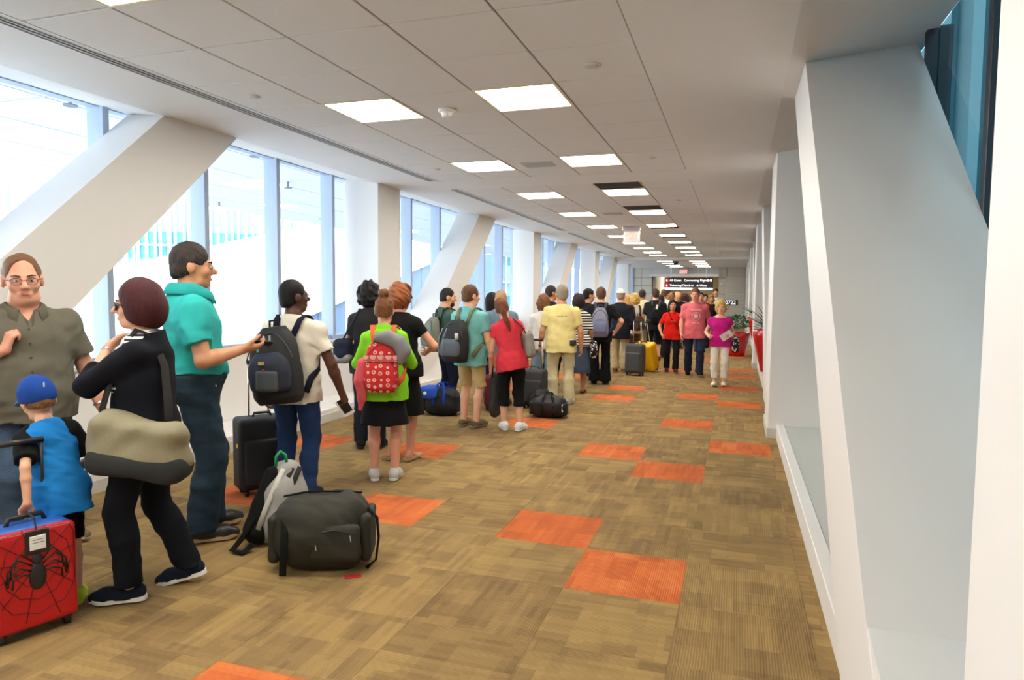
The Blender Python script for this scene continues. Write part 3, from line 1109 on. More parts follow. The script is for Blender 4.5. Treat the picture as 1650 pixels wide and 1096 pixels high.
def blotch(key, a, b, scale, thr=0.5, rand=1.0, ring=None):
    """print of round motifs (voronoi cells) on a ground colour"""
    if key in MATS:
        return MATS[key]
    m, nt, bs = nodes_of(key)
    tc = nd(nt, 'ShaderNodeTexCoord')
    vo = nd(nt, 'ShaderNodeTexVoronoi', Scale=scale, Randomness=rand)
    nt.links.new(tc.outputs['Object'], vo.inputs['Vector'])
    f = mth(nt, 'LESS_THAN', vo.outputs['Distance'], thr)
    c = mixc(nt, f, srgb(a), srgb(b))
    if ring:
        c = mixc(nt, mth(nt, 'LESS_THAN', vo.outputs['Distance'], thr * 0.5), c, srgb(ring))
    nt.links.new(c, bs.inputs['Base Color'])
    bs.inputs['Roughness'].default_value = 0.85
    MATS[key] = m
    return m


def ik(a, b, l1, l2, hint):
    a, b = np.asarray(a, float), np.asarray(b, float)
    d = b - a
    L = np.linalg.norm(d)
    if L > (l1 + l2) * 0.985:
        d = d / L * (l1 + l2) * 0.985
        L = (l1 + l2) * 0.985
        b = a + d
    L = max(L, abs(l1 - l2) + 0.02)
    t = (l1 * l1 - l2 * l2 + L * L) / (2 * L)
    h = math.sqrt(max(l1 * l1 - t * t, 0))
    u = d / np.linalg.norm(d)
    hv = np.asarray(hint, float)
    hv = nrm(hv - u * (hv @ u))
    return a + u * t + hv * h, b


def torso_keys(sex, w, belly, chest=1.0):
    if sex == 'm':
        K = [(-.10, .150, .105, 0), (-.03, .168, .120, -.005), (.05, .168, .118, 0), (.13, .156, .108, .004), (.22, .158, .110, .004),
             (.33, .174, .122, .002), (.395, .174, .118, -.004), (.435, .146, .104, -.010), (.47, .110, .088, -.016), (.51, .080, .072, -.016), (.56, .060, .062, -.012)]
    elif sex == 'f':
        K = [(-.10, .155, .108, 0), (-.03, .176, .126, -.01), (.05, .165, .116, -.004), (.13, .136, .098, .002), (.20, .134, .098, .004),
             (.32, .150, .112, .004), (.385, .150, .106, -.004), (.43, .126, .092, -.010), (.47, .092, .076, -.016), (.515, .062, .060, -.016), (.55, .050, .054, -.012)]
    else:
        K = [(-.10, .14, .10, 0), (-.03, .15, .115, 0), (.05, .15, .115, .006), (.15, .146, .112, .008), (.25, .146, .108, .004),
             (.34, .150, .106, 0), (.40, .148, .100, -.004), (.445, .122, .086, -.008), (.485, .086, .070, -.012), (.52, .062, .058, -.012), (.55, .052, .054, -.01)]
    out = []
    for z, a, b, y in K:
        g = math.exp(-((z - 0.10) / 0.13) ** 2)
        ww = 1 + (w - 1) * (1 if z < .42 else max(.3, 1 - (z - .42) * 7))
        out.append((z, a * ww + belly * .35 * g, b * (1 + (w - 1) * .8) + belly * .55 * g, y + belly * .5 * g))
    return out


def hang(keys, low, flare=0.0):
    """cloth profile: hangs from the widest place above; extended down to z=low"""
    K = [list(k) for k in keys]
    ma = mf = mb = 0
    for k in reversed(K):
        if k[0] > .40:
            continue
        ma = max(ma * 0.985, k[1])
        mf = max(mf * 0.985, k[2] + k[3])
        mb = max(mb * 0.985, k[2] - k[3])
        k[1], k[2], k[3] = ma, (mf + mb) / 2, (mf - mb) / 2
    if low < K[0][0]:
        K.insert(0, [low, K[0][1] + flare, K[0][2] + flare, K[0][3]])
    return K


class Person:
    def __init__(self, name_label, foot_px=None, rel=0, H=1.72, sex='m', w=1.0, belly=0.0, lean=0, side=0, twist=0, head=(0, 0, 0),
                 vox=0.012, tone='fair', arms=({}, {}), feet=None, loc=None, facing=None, limb=1.0, group='people waiting in the queue', headscale=1.0, seed=0, zoff=0.0):
        self.seed, self.vox, self.sex, self.w, self.belly, self.limb = seed, vox, sex, w, belly, limb
        g = ground(*foot_px) if loc is None else np.array([loc[0], loc[1], 0.0])
        view = math.atan2(g[0], g[1])
        fac = (view + math.radians(rel)) if facing is None else math.radians(facing)
        self.fac = fac
        self.s = H / 1.765
        self.root = thing('person', name_label, 'person', (g[0], g[1], zoff), -fac, group)
        self.root.scale = (self.s,) * 3
        # torso frame
        self.Rt = rot3('Z', -math.radians(twist)) @ rot3('Y', math.radians(side)) @ rot3('X', -math.radians(lean))
        self.ot = np.array([0, -0.10 * math.sin(math.radians(lean)), 0.93])
        self.F = (self.Rt, self.ot)
        self.keys = torso_keys(sex, w, belly)
        sh = {'m': .178, 'f': .150, 'c': .138}[sex] * (1 + (w - 1) * .7)
        self.S = [self.tp((sx * sh, -.008, .418)) for sx in (1, -1)]      # 0 right, 1 left
        ul, fl = (.285, .255) if sex != 'c' else (.285, .255)
        self.elb, self.wri, self.hd, self.hn, self.curl, self.hand_s = [], [], [], [], [], []
        for i, sx in enumerate((1, -1)):
            a = arms[i]
            tgt = np.array(a.get('to', (sx * (sh + .09), .06, .80)), float)
            if 'world' in a:
                tgt = self.lp(a['world'])
            if a.get('torso'):
                tgt = self.tp(tgt)
            e, wv = ik(self.S[i], tgt, ul, fl, a.get('hint', (sx * .5, -1, -.1)))
            self.elb.append(e)
            self.wri.append(wv)
            d = nrm(a['dir']) if 'dir' in a else nrm(nrm(wv - e) + np.array([0, .08, 0]))
            nn = np.array(a.get('palm', (-sx, .2, 0)), float)
            nn = nrm(nn - d * (nn @ d))
            self.hd.append(d)
            self.hn.append(nn)
            self.curl.append(a.get('curl', .45))
        # legs
        hx = .088 * (1 + (w - 1) * .6)
        feet = feet or [dict(), dict()]
        self.hip, self.kne, self.ank, self.toe = [], [], [], []
        for i, sx in enumerate((1, -1)):
            f = feet[i]
            at = np.array(f.get('at', (sx * .095, 0, .085)), float)
            yawf = math.radians(f.get('yaw', sx * 10))
            pit = math.radians(f.get('pitch', 0))
            h = np.array([sx * hx, 0, .91])
            kn, an = ik(h, at, .428, .400, f.get('hint', (sx * .12, 1, 0)))
            self.hip.append(h)
            self.kne.append(kn)
            self.ank.append(an)
            self.toe.append((yawf, pit))
        # head frame
        hy, hp, hr = [math.radians(v) for v in head]
        self.Rh = self.Rt @ rot3('X', math.radians(lean) * .7) @ rot3('Z', -hy) @ rot3('X', -hp) @ rot3('Y', hr)
        self.oh = self.tp((0, .012, .595))
        self.hs = headscale * {'m': 1.07, 'f': 1.04, 'c': 1.0}[sex]
        self.tone = tone

    def tp(self, p):
        return self.ot + self.Rt @ np.array(p, float)

    def hp(self, p):
        return self.oh + self.Rh @ (np.array(p, float) * self.hs)

    def foot_pt(self, i, p):
        yw, pit = self.toe[i]
        R = rot3('Z', -yw) @ rot3('X', -pit)
        return self.ank[i] + R @ np.array(p, float)

    def lp(self, p):
        """world point -> local"""
        r = self.root.location
        d = np.array([p[0] - r[0], p[1] - r[1], p[2] - r[2]])
        c, s_ = math.cos(self.fac), math.sin(self.fac)
        return np.array([d[0] * c - d[1] * s_, d[0] * s_ + d[1] * c, d[2]]) / self.s

    # ---- skin
    def body(self, legs_bare=True, face=True, hands=True, torso=True):
        s, sex, l = SDF(), self.sex, self.limb
        thin = [(z, a - .012, b - .012, y) for z, a, b, y in self.keys]
        s.loft(thin, self.F, 0.03)
        for i in range(2):
            fat = l * (1.0 if sex == 'm' else .86 if sex == 'f' else .8)
            S, E, W = self.S[i], self.elb[i], self.wri[i]
            m = E + (W - E) * .3
            s.cone(self.tp(((1, -1)[i] * .04, -.016, .47)), S, .046, .050 * fat, .04)
            s.cone(S, E, .053 * fat, .041 * fat, .03)
            s.cone(E, m, .041 * fat, .043 * fat, .015)
            s.cone(m, W, .042 * fat, .027 * (.5 + .5 * fat), .015)
            self.hand(s, i, .92 if sex != 'm' else 1.0)
        for i in range(2):
            fl = l * (1.0 if sex == 'm' else 1.0 if sex == 'f' else .82)
            h, kn, an = self.hip[i], self.kne[i], self.ank[i]
            u = nrm(an - kn)
            s.cone(h, kn, .082 * fl, .054 * fl, .03)
            back = np.array([0, -.014, 0])
            m = kn + (an - kn) * .32 + back
            s.cone(kn, m, .051 * fl, .055 * fl, .02)
            s.cone(m, an, .054 * fl, .035 * fl, .02)
            s.cone(an + u * .0, self.foot_pt(i, (0, -.03, -.045)), .034 * fl, .032, .015)
            s.cone(self.foot_pt(i, (0, 0, -.03)), self.foot_pt(i, (0, .11, -.06)), .034, .024, .015)
        # neck and head
        nk = .056 * (1 + (self.w - 1) * .8) if sex == 'm' else .046
        s.cone(self.tp((0, -.012, .50)), self.hp((0, -.012, .03)), nk + .006, nk, .03)
        self.head(s, face)
        return sdf_obj('body', s, self.vox, skin(self.tone), self.root)

    def head(self, s, face):
        H, R, q = self.hp, self.Rh, self.hs
        E = lambda c, r, k=.02, sub=False: s.ell(H(c), np.array(r) * q, k, sub, R)
        C = lambda a, b, ra, rb, k=.012, sub=False: s.cone(H(a), H(b), ra * q, rb * q, k, sub)
        E((0, -.010, .100), (.076, .094, .097))
        E((0, .030, .050), (.061, .066, .082), .03)
        C((-.030, .030, -.008), (0, .058, -.018), .030, .024, .02)
        C((.030, .030, -.008), (0, .058, -.018), .030, .024, .02)
        if self.w > 1.15:
            E((0, .02, -.02), (.062, .055, .045), .03)
        if face:
            E((.031, .100, .072), (.017, .014, .012), .012, True)
            E((-.031, .100, .072), (.017, .014, .012), .012, True)
            C((-.036, .080, .092), (.036, .080, .092), .012, .012, .015)
            C((0, .090, .080), (0, .116, .044), .0085, .0135, .012)
            C((-.012, .096, .038), (.012, .096, .038), .009, .009, .008)
            C((-.020, .084, .010), (.020, .084, .010), .010, .010, .01)
            C((-.016, .080, -.002), (.016, .080, -.002), .010, .010, .008)
            E((.044, .062, .045), (.022, .022, .022), .02)
            E((-.044, .062, .045), (.022, .022, .022), .02)
        for sx in (1, -1):
            E((sx * .079, -.008, .068), (.012, .022, .034), .008)

    def face_details(self, brow=(70, 50, 38), eyes=True, lip=(178, 96, 88)):
        b = self.root
        bm = hairm(brow)
        for sx in (1, -1):
            if eyes:
                Re = Matrix(self.Rh.tolist()).to_4x4()
                q = self.hs
                eb = MB()
                eb.lathe([(max(math.sin(math.pi * k / 8), 1e-3), -math.cos(math.pi * k / 8)) for k in range(9)], 12,
                         Matrix.Translation(self.hp((sx * .031, .0855, .072))) @ Re @ Matrix.Diagonal((.0135 * q, .0085 * q, .0062 * q, 1)))
                e = eb.build('eye', plain('eye_white', (0.75, 0.74, 0.72, 1), .25), b, True)
                MB().ball(self.hp((sx * .031, .0905, .0722)), .0050 * self.hs, 8, 6).build('iris', plain('iris', (0.03, 0.022, 0.016, 1), .2), e, True)
                MB().tube([self.hp((sx * .016, .090, .0765)), self.hp((sx * .031, .0935, .0795)), self.hp((sx * .046, .084, .0755))], .0030 * self.hs, 6).build('eyelid', skin(self.tone), b, True)
            MB().tube([self.hp((sx * .014, .098, .094)), self.hp((sx * .032, .095, .100)), self.hp((sx * .05, .078, .095))], [.004, .005, .003], 6).build('eyebrow', bm, b, True)
        MB().tube([self.hp((-.023, .082, .004)), self.hp((-.01, .0925, .006)), self.hp((0, .0938, .005)), self.hp((.01, .0925, .006)), self.hp((.023, .082, .004))],
                  [.002, .0062, .0068, .0062, .002], 8).build('lips', plain('lip_%d' % lip[0], lip, .5), b, True)

    def hand(self, s, i, q):
        W, d, n = self.wri[i], self.hd[i], self.hn[i]
        t = np.cross(d, n) * (1 if i == 0 else -1)
        cu = self.curl[i]
        P = lambda a, b, c: W + (d * a + t * b + n * c) * q
        kn = [(.088, .028), (.092, .009), (.088, -.010), (.080, -.028)]
        for (a, b) in kn:
            s.cone(P(.0, b * .55, 0), P(a, b, 0), .0165 * q, .0125 * q, .012)
        s.cone(P(.02, .012, .006), P(.06, .018, .008), .016 * q, .014 * q, .012)
        L = (.072, .080, .074, .058)
        for (a, b), ln in zip(kn, L):
            p = np.array([a, b, 0.0])
            an = 0
            for seg, fr, r in ((0, .45, .0098), (1, .30, .0088), (2, .25, .0078)):
                an += cu * (.75, 1.15, .8)[seg]
                qn = p + np.array([math.cos(an), b * .35 * (1 - min(cu, 1)), math.sin(an)]) * ln * fr
                s.cone(P(*p), P(*qn), r * q, (r - .0008) * q, .004)
                p = qn
        p0, p1 = np.array([.018, .022, .004]), np.array([.052, .050, .016 + .012 * cu])
        p2 = p1 + np.array([.030, .012 - .016 * cu, .008 + .014 * cu])
        p3 = p2 + np.array([.024, .002 - .014 * cu, .008 + .012 * cu])
        s.cone(P(*p0), P(*p1), .0165 * q, .0125 * q, .012)
        s.cone(P(*p1), P(*p2), .0120 * q, .0105 * q, .004)
        s.cone(P(*p2), P(*p3), .0105 * q, .0085 * q, .004)

    def grip(self, i, fwd=.075, nrmv=.03):
        """point inside the closed fingers (local)"""
        return self.wri[i] + self.hd[i] * fwd + self.hn[i] * nrmv

    def wp(self, p):
        """local point -> world"""
        c, s_ = math.cos(-self.fac), math.sin(-self.fac)
        p = np.array(p, float) * self.s
        r = self.root.location
        return np.array([r[0] + p[0] * c - p[1] * s_, r[1] + p[0] * s_ + p[1] * c, r[2] + p[2]])

    # ---- clothes
    def shirt(self, mat, hem=-.12, sleeve=.55, loose=.014, neck=.50, wr=.004, name='shirt', flare=0.0, slv_r=.066, bust=None, drape=.0, vneck=0.0):
        s = SDF()
        K = hang(self.keys, hem - .03, flare)
        K = [(z, a + loose + (.010 + drape if z < .10 and hem < -.02 else 0), b + loose + (.010 + drape if z < .10 and hem < -.02 else 0), y) for z, a, b, y in K]
        s.loft(K, self.F, .03)
        if bust is None:
            bust = self.sex == 'f'
        if bust:
            for sx in (1, -1):
                s.ell(self.tp((sx * .068, .085, .285)), (.068, .062, .066), .05)
        fat = {'m': 1.0, 'f': .84, 'c': .92}[self.sex] * (1 + (self.limb - 1) * .8)
        for i in range(2):
            S, E, W = self.S[i], self.elb[i], self.wri[i]
            sx = 1 if i == 0 else -1
            s.cone(self.tp((sx * .045, -.018, .468)), S + nrm(S - E) * .0, .052 + loose * .4, (slv_r - .003) * fat, .05)
            if sleeve <= 0:
                s.cone(S, S + (E - S) * .08, .062 * fat, .058 * fat, .05)
            elif sleeve <= 1:
                s.cone(S, E + nrm(E - S) * .04, slv_r * fat, (slv_r - .002) * fat, .05, stop=(nrm(E - S), S + (E - S) * sleeve))
            else:
                s.cone(S, E, slv_r * fat, .056 * fat, .05)
                s.cone(E, W + nrm(W - E) * .03, .056 * fat, .040 * fat, .015, stop=(nrm(W - E), E + (W - E) * (sleeve - 1)))
        if hem < -.02:
            for i in range(2):
                h, kn = self.hip[i], self.kne[i]
                s.cone(h + np.array([0, 0, .03]), h + (kn - h) * .7, .104 * self.limb + drape, .096 * self.limb + drape, .05)
        s.cut(self.Rt @ np.array([0, 0, -1]), self.tp((0, 0, hem)))
        s.cut(self.Rt @ np.array([0, .25, 1]), self.tp((0, 0, neck + .02)))
        if vneck:
            s.cone(self.tp((0, .06, .56)), self.tp((0, .135, .50 - vneck)), .058, .010, .01, True)
        s.wrinkle(wr, 24, self.seed + 3, (.2, .1, 1))
        if self.vox < .0105:
            s.wrinkle(.0030, 52, self.seed + 7, (.6, .2, .7))
        return sdf_obj(name, s, self.vox, mat, self.root)

    def legwear(self, mat, hem=.07, top=.06, loose=.012, hem_r=.070, name='trousers', wr=.004, knee_r=None):
        s = SDF()
        K = [(z, a + loose * .8, b + loose * .8, y) for z, a, b, y in self.keys if z < top + .12]
        s.loft(K, self.F, .03)
        l = self.limb * {'m': 1.0, 'f': 1.0, 'c': .86}[self.sex]
        kr = knee_r or (.066 + loose * .6) * l
        for i in range(2):
            h, kn, an = self.hip[i], self.kne[i], self.ank[i]
            s.cone(h + np.array([0, 0, .03]), kn, (.092 + loose * .7) * l, kr, .03)
            if hem < .42:
                m = kn + (an - kn) * .36 + np.array([0, -.014, 0])
                lo = an + nrm(an - kn) * .06
                rm = max((kr * 1.3 + hem_r * .7) / 2, .060 * l + .008)
                s.cone(kn, m, kr, rm, .02)
                s.cone(m, lo, rm, hem_r, .02)
            else:
                s.cone(kn, kn + (an - kn) * .3 + np.array([0, -.010, 0]), kr, hem_r, .02)
        s.cut(self.Rt @ np.array([0, 0, 1]), self.tp((0, 0, top)))
        s.cut((0, 0, -1), (0, 0, hem))
        s.wrinkle(wr, 21, self.seed + 11, (.5, .3, 1))
        if self.vox < .0105:
            s.wrinkle(.0032, 46, self.seed + 13, (.3, .2, 1))
        return sdf_obj(name, s, self.vox, mat, self.root)

    def skirt(self, mat, hem=.50, top=.08, flare=.03, name='skirt', wr=.004, loose=.016):
        s = SDF()
        K = [(z, a + loose, b + loose, y) for z, a, b, y in self.keys if z < top + .1]
        w0 = K[1]
        K = [(hem - .93 - .03, w0[1] + flare, w0[2] + flare, 0), (-.30, w0[1] + flare * .5, w0[2] + flare * .5, 0)] + K
        s.loft(K, (np.eye(3), self.ot), .02)
        s.cut((0, 0, -1), (0, 0, hem))
        s.cut((0, 0, 1), (0, 0, .93 + top))
        s.wrinkle(wr, 20, self.seed + 5, (1, .6, .1))
        return sdf_obj(name, s, self.vox, mat, self.root)

    def shoes(self, mat, sole, style='sneaker', solemat=None, vox=None):
        for i in range(2):
            s = SDF()
            fp = lambda *p: self.foot_pt(i, p)
            low = style in ('flat', 'sandal')
            if style == 'sandal':
                s.cone(fp(-.035, .07, -.058), fp(.0, .10, -.045), .010, .010, .01)
                s.cone(fp(.035, .07, -.058), fp(.0, .10, -.045), .010, .010, .01)
                s.cone(fp(-.035, -.03, -.05), fp(.035, -.03, -.05), .012, .012, .01)
            else:
                s.cone(fp(0, -.045, -.040), fp(0, .02, -.045), .043, .045, .02)
                s.cone(fp(0, .02, -.045), fp(0, .11, -.052), .045, .046, .03)
                s.cone(fp(0, .11, -.052), fp(0, .165, -.060), .044, .034, .02)
                if not low:
                    s.cone(fp(0, -.035, -.02), fp(0, .0, .005), .043, .042, .03)
                s.cut(self.foot_pt(i, (0, 0, -1)) - self.ank[i], fp(0, 0, -.070))
                if low:
                    s.ell(fp(0, .01, .0), (.034, .055, .05), .01, True)
                else:
                    s.ell(fp(0, 0, .03), (.032, .034, .04), .01, True)
            sh = sdf_obj('shoe', s, vox or max(self.vox * .8, .007), mat, self.root)
            so = MB()
            ring = [(-.0, -.092), (.030, -.080), (.040, -.04), (.036, .02), (.046, .09), (.044, .14), (.026, .185), (0, .197)]
            ring = ring + [(-x, y) for x, y in ring[-2:0:-1]]
            z0, z1 = -.085, -.062
            vs = [tuple(fp(x, y, z0 + (.012 if y > .15 else 0))) for x, y in ring] + [tuple(fp(x * 1.04, y, z1 + (.006 if y > .15 else 0))) for x, y in ring]
            n = len(ring)
            so.add(vs, [tuple(range(n)), tuple(range(2 * n - 1, n - 1, -1))] + [(k, n + k, n + (k + 1) % n, (k + 1) % n) for k in range(n)])
            so.build('sole', solemat or cloth(sole, 'sole_%d_%d_%d' % sole, .03, .7), sh)

    def belt(self, mat, z=.05, h=.018):
        K = [k for k in self.keys]
        a = np.interp(z, [k[0] for k in K], [k[1] for k in K]) + .018
        b = np.interp(z, [k[0] for k in K], [k[2] for k in K]) + .018
        y = np.interp(z, [k[0] for k in K], [k[3] for k in K])
        n = 32
        vs = []
        for dz, e in ((-h, 0), (h, 0), (h, -.012), (-h, -.012)):
            for j in range(n):
                t = 2 * math.pi * j / n
                c_, s_ = math.cos(t), math.sin(t)
                f = (abs(c_) ** 2.3 + abs(s_) ** 2.3) ** (-1 / 2.3)
                vs.append(tuple(self.tp(((a + e) * c_ * f, (b + e) * s_ * f + y, z + dz))))
        fs = [(r * n + j, r * n + (j + 1) % n, ((r + 1) % 4) * n + (j + 1) % n, ((r + 1) % 4) * n + j) for r in range(4) for j in range(n)]
        o = MB().add(vs, fs).build('belt', mat, self.root, False)
        bk = MB()
        yb = b + y
        M = Matrix(np.vstack([np.hstack([self.Rt, self.tp((0, 0, z))[:, None]]), [0, 0, 0, 1]]).tolist())
        bk.box((-.022, yb - .004, -.018), (.022, yb + .008, .018), .003, M)
        bk.build('buckle', M_CHROME, o)

    # ---- hair and headwear
    def hair(self, style, col, vox=None):
        s = SDF()
        H, R, q = self.hp, self.Rh, self.hs
        E = lambda c, r, k=.02, sub=False: s.ell(H(c), np.array(r) * q, k, sub, R)
        up = R @ np.array([0, 0, 1.0])
        if style in ('short', 'receding', 'fringe', 'buzz'):
            g = .004 if style in ('buzz', 'receding') else .0075
            E((0, -.012, .105), (.077 + g, .094 + g, .096 + g))
            E((0, -.045, .05), (.062 + g, .058 + g, .07), .02)
            fc = {'short': ((0, .10, .028), (.088, .085, .105)), 'buzz': ((0, .10, .04), (.088, .085, .105)),
                  'receding': ((0, .105, .085), (.07, .085, .105)), 'fringe': ((0, .06, .19), (.075, .11, .11))}[style]
            E(*fc, .008, True)
            if style in ('receding', 'fringe'):
                E((0, .095, .03), (.09, .08, .11), .008, True)
            for sx in (1, -1):
                E((sx * .085, .012, .055), (.026, .026, .042), .006, True)
            s.cut(R @ np.array([0, .35, -1]), H((0, -.06, .012)))
            s.wrinkle(.0025 if style != 'buzz' else .001, 60, self.seed + 1, (1, 1, .2))
            if style == 'short':
                s.wrinkle(.003, 110, self.seed + 2, (1, .2, .4))
        elif style in ('bob', 'shoulder', 'curly'):
            dz = {'bob': -.035, 'shoulder': -.10, 'curly': -.05}[style]
            wd = {'bob': .112, 'shoulder': .10, 'curly': .112}[style]
            E((0, -.014, .105), (.098, .116, .115))
            E((0, -.034, .045), (wd, .108, .105), .04)
            if style == 'shoulder':
                E((0, -.04, -.03), (.095, .075, .10), .04)
            E((0, .105, .03), (.076, .088, .116), .012, True)
            E((0, .045, -.06), (.072, .085, .09), .012, True)
            s.cut(R @ np.array([0, .25, -1]), H((0, -.05, dz)))
            s.wrinkle(.003, 55 if style == 'curly' else 40, self.seed + 1, (1, 1, 0) if style != 'curly' else (1, 1, 1))
            if style == 'curly':
                s.wrinkle(.011, 70, self.seed + 2, (1, .3, .8))
        else:   # pulled back: bun, ponytail, long
            E((0, -.014, .105), (.085, .102, .104))
            E((0, -.04, .05), (.075, .07, .075), .03)
            E((0, .105, .035), (.078, .085, .108), .008, True)
            for sx in (1, -1):
                E((sx * .09, .012, .055), (.022, .022, .036), .006, True)
            s.cut(R @ np.array([0, .4, -1]), H((0, -.06, .012)))
            s.wrinkle(.003, 50, self.seed + 1, (1, 1, .2))
            if style == 'bun':
                E((0, -.045, .225), (.050, .050, .042), .015)
                s.wrinkle(.004, 90, self.seed + 2, (1, .4, .6))
            elif style == 'ponytail':
                s.chain([H((0, -.10, .13)), H((0, -.155, .10)), H((0, -.16, .0)), H((.01, -.14, -.13)), H((.015, -.12, -.24))], [.03, .036, .036, .030, .014], .02)
            elif style == 'long':
                s.chain([H((0, -.05, .08)), H((0, -.085, -.04)), H((0, -.10, -.17)), H((0, -.10, -.28))], [.088, .082, .078, .05], .03)
                for sx in (1, -1):
                    s.chain([H((sx * .06, -.01, .08)), H((sx * .08, -.02, -.05)), H((sx * .085, -.03, -.2))], [.04, .035, .02], .03)
        o = sdf_obj('hair', s, vox or max(self.vox * .75, .006), hairm(col), self.root)
        return o

    def glasses(self, mat, lens=None, r=.022, thick=.0018, rx=1.15):
        H = self.hp
        g = thing('glasses', None, None)
        g.parent = self.root
        for k in ('label', 'category', 'group'):
            if k in g:
                del g[k]
        fr = MB()
        for sx in (1, -1):
            pts = [H((sx * .032 + r * rx * math.cos(a), .103 - .010 * abs(math.cos(a)) * (1 if math.cos(a) * sx > 0 else 0), .070 + r * .82 * math.sin(a))) for a in np.linspace(0, 2 * math.pi, 17)]
            fr.tube(pts, thick, 6, False)
            fr.tube([H((sx * .057, .095, .076)), H((sx * .078, .06, .078)), H((sx * .083, -.005, .078)), H((sx * .083, -.025, .066))], thick, 6)
        fr.tube([H((-.009, .108, .074)), H((0, .111, .077)), H((.009, .108, .074))], thick, 6)
        fr.build('frame', mat, g, True)
        if lens is not None:
            for sx in (1, -1):
                l = MB()
                vs = [H((sx * .032 + r * rx * math.cos(a), .1015 - .009 * abs(math.cos(a)) * (1 if math.cos(a) * sx > 0 else 0), .070 + r * .82 * math.sin(a))) for a in np.linspace(0, 2 * math.pi, 16, endpoint=False)]
                vs2 = [v + self.Rh @ np.array([0, -.0015, 0]) for v in vs]
                l.add([tuple(v) for v in vs + vs2], [tuple(range(16)), tuple(range(31, 15, -1))] + [(a, 16 + a, 16 + (a + 1) % 16, (a + 1) % 16) for a in range(16)])
                l.build('lens', lens, g)
        return g

    def collar(self, mat, h=.034, open_=.5, r=None, name='collar', z0=.505):
        """folded shirt collar around the neck"""
        nk = .056 * (1 + (self.w - 1) * .8) if self.sex == 'm' else .046
        rr = r or nk + .020
        n = 29
        vs = []
        a0 = open_ * .5
        rows = [(rr + .004, -.01), (rr - .006, h), (rr + .004, h + .006), (rr + .016, h - .004), (rr + .036, -.012), (rr + .033, -.018)]
        for k, (ra, z) in enumerate(rows):
            for j in range(n):
                t = math.pi / 2 + a0 + (2 * math.pi - 2 * a0) * j / (n - 1)
                front = max(0, math.sin(t))
                fz = -.050 * front ** 1.5 - (.022 * front ** 6 if k >= 4 else 0)
                vs.append(tuple(self.tp((ra * math.cos(t), ra * 1.05 * math.sin(t) - .006 + .012 * front, z0 + z + fz))))
        fs = [(r_ * n + j, r_ * n + j + 1, (r_ + 1) * n + j + 1, (r_ + 1) * n + j) for r_ in range(5) for j in range(n - 1)]
        o = MB().add(vs, fs).build(name, mat, self.root, True)
        md = o.modifiers.new('thickness', 'SOLIDIFY')
        md.thickness = .005
        return o
# ================================================================== BAGS AND OTHER THINGS
def set_matrix(o, M):
    l, r, s = M.decompose()
    o.location, o.rotation_euler, o.scale = l, r.to_euler(), s


def worn(p, name, label, cat, group=None):
    """an Empty in the torso frame of a person: geometry is then given in torso coordinates"""
    o = thing(name, label, cat, group=group)
    Mp = Matrix.Translation(p.root.location) @ Matrix.Rotation(-p.fac, 4, 'Z') @ Matrix.Scale(p.s, 4)
    Mt = Matrix(np.vstack([np.hstack([p.Rt, p.ot[:, None]]), [0, 0, 0, 1]]).tolist())
    set_matrix(o, Mp @ Mt)
    return o


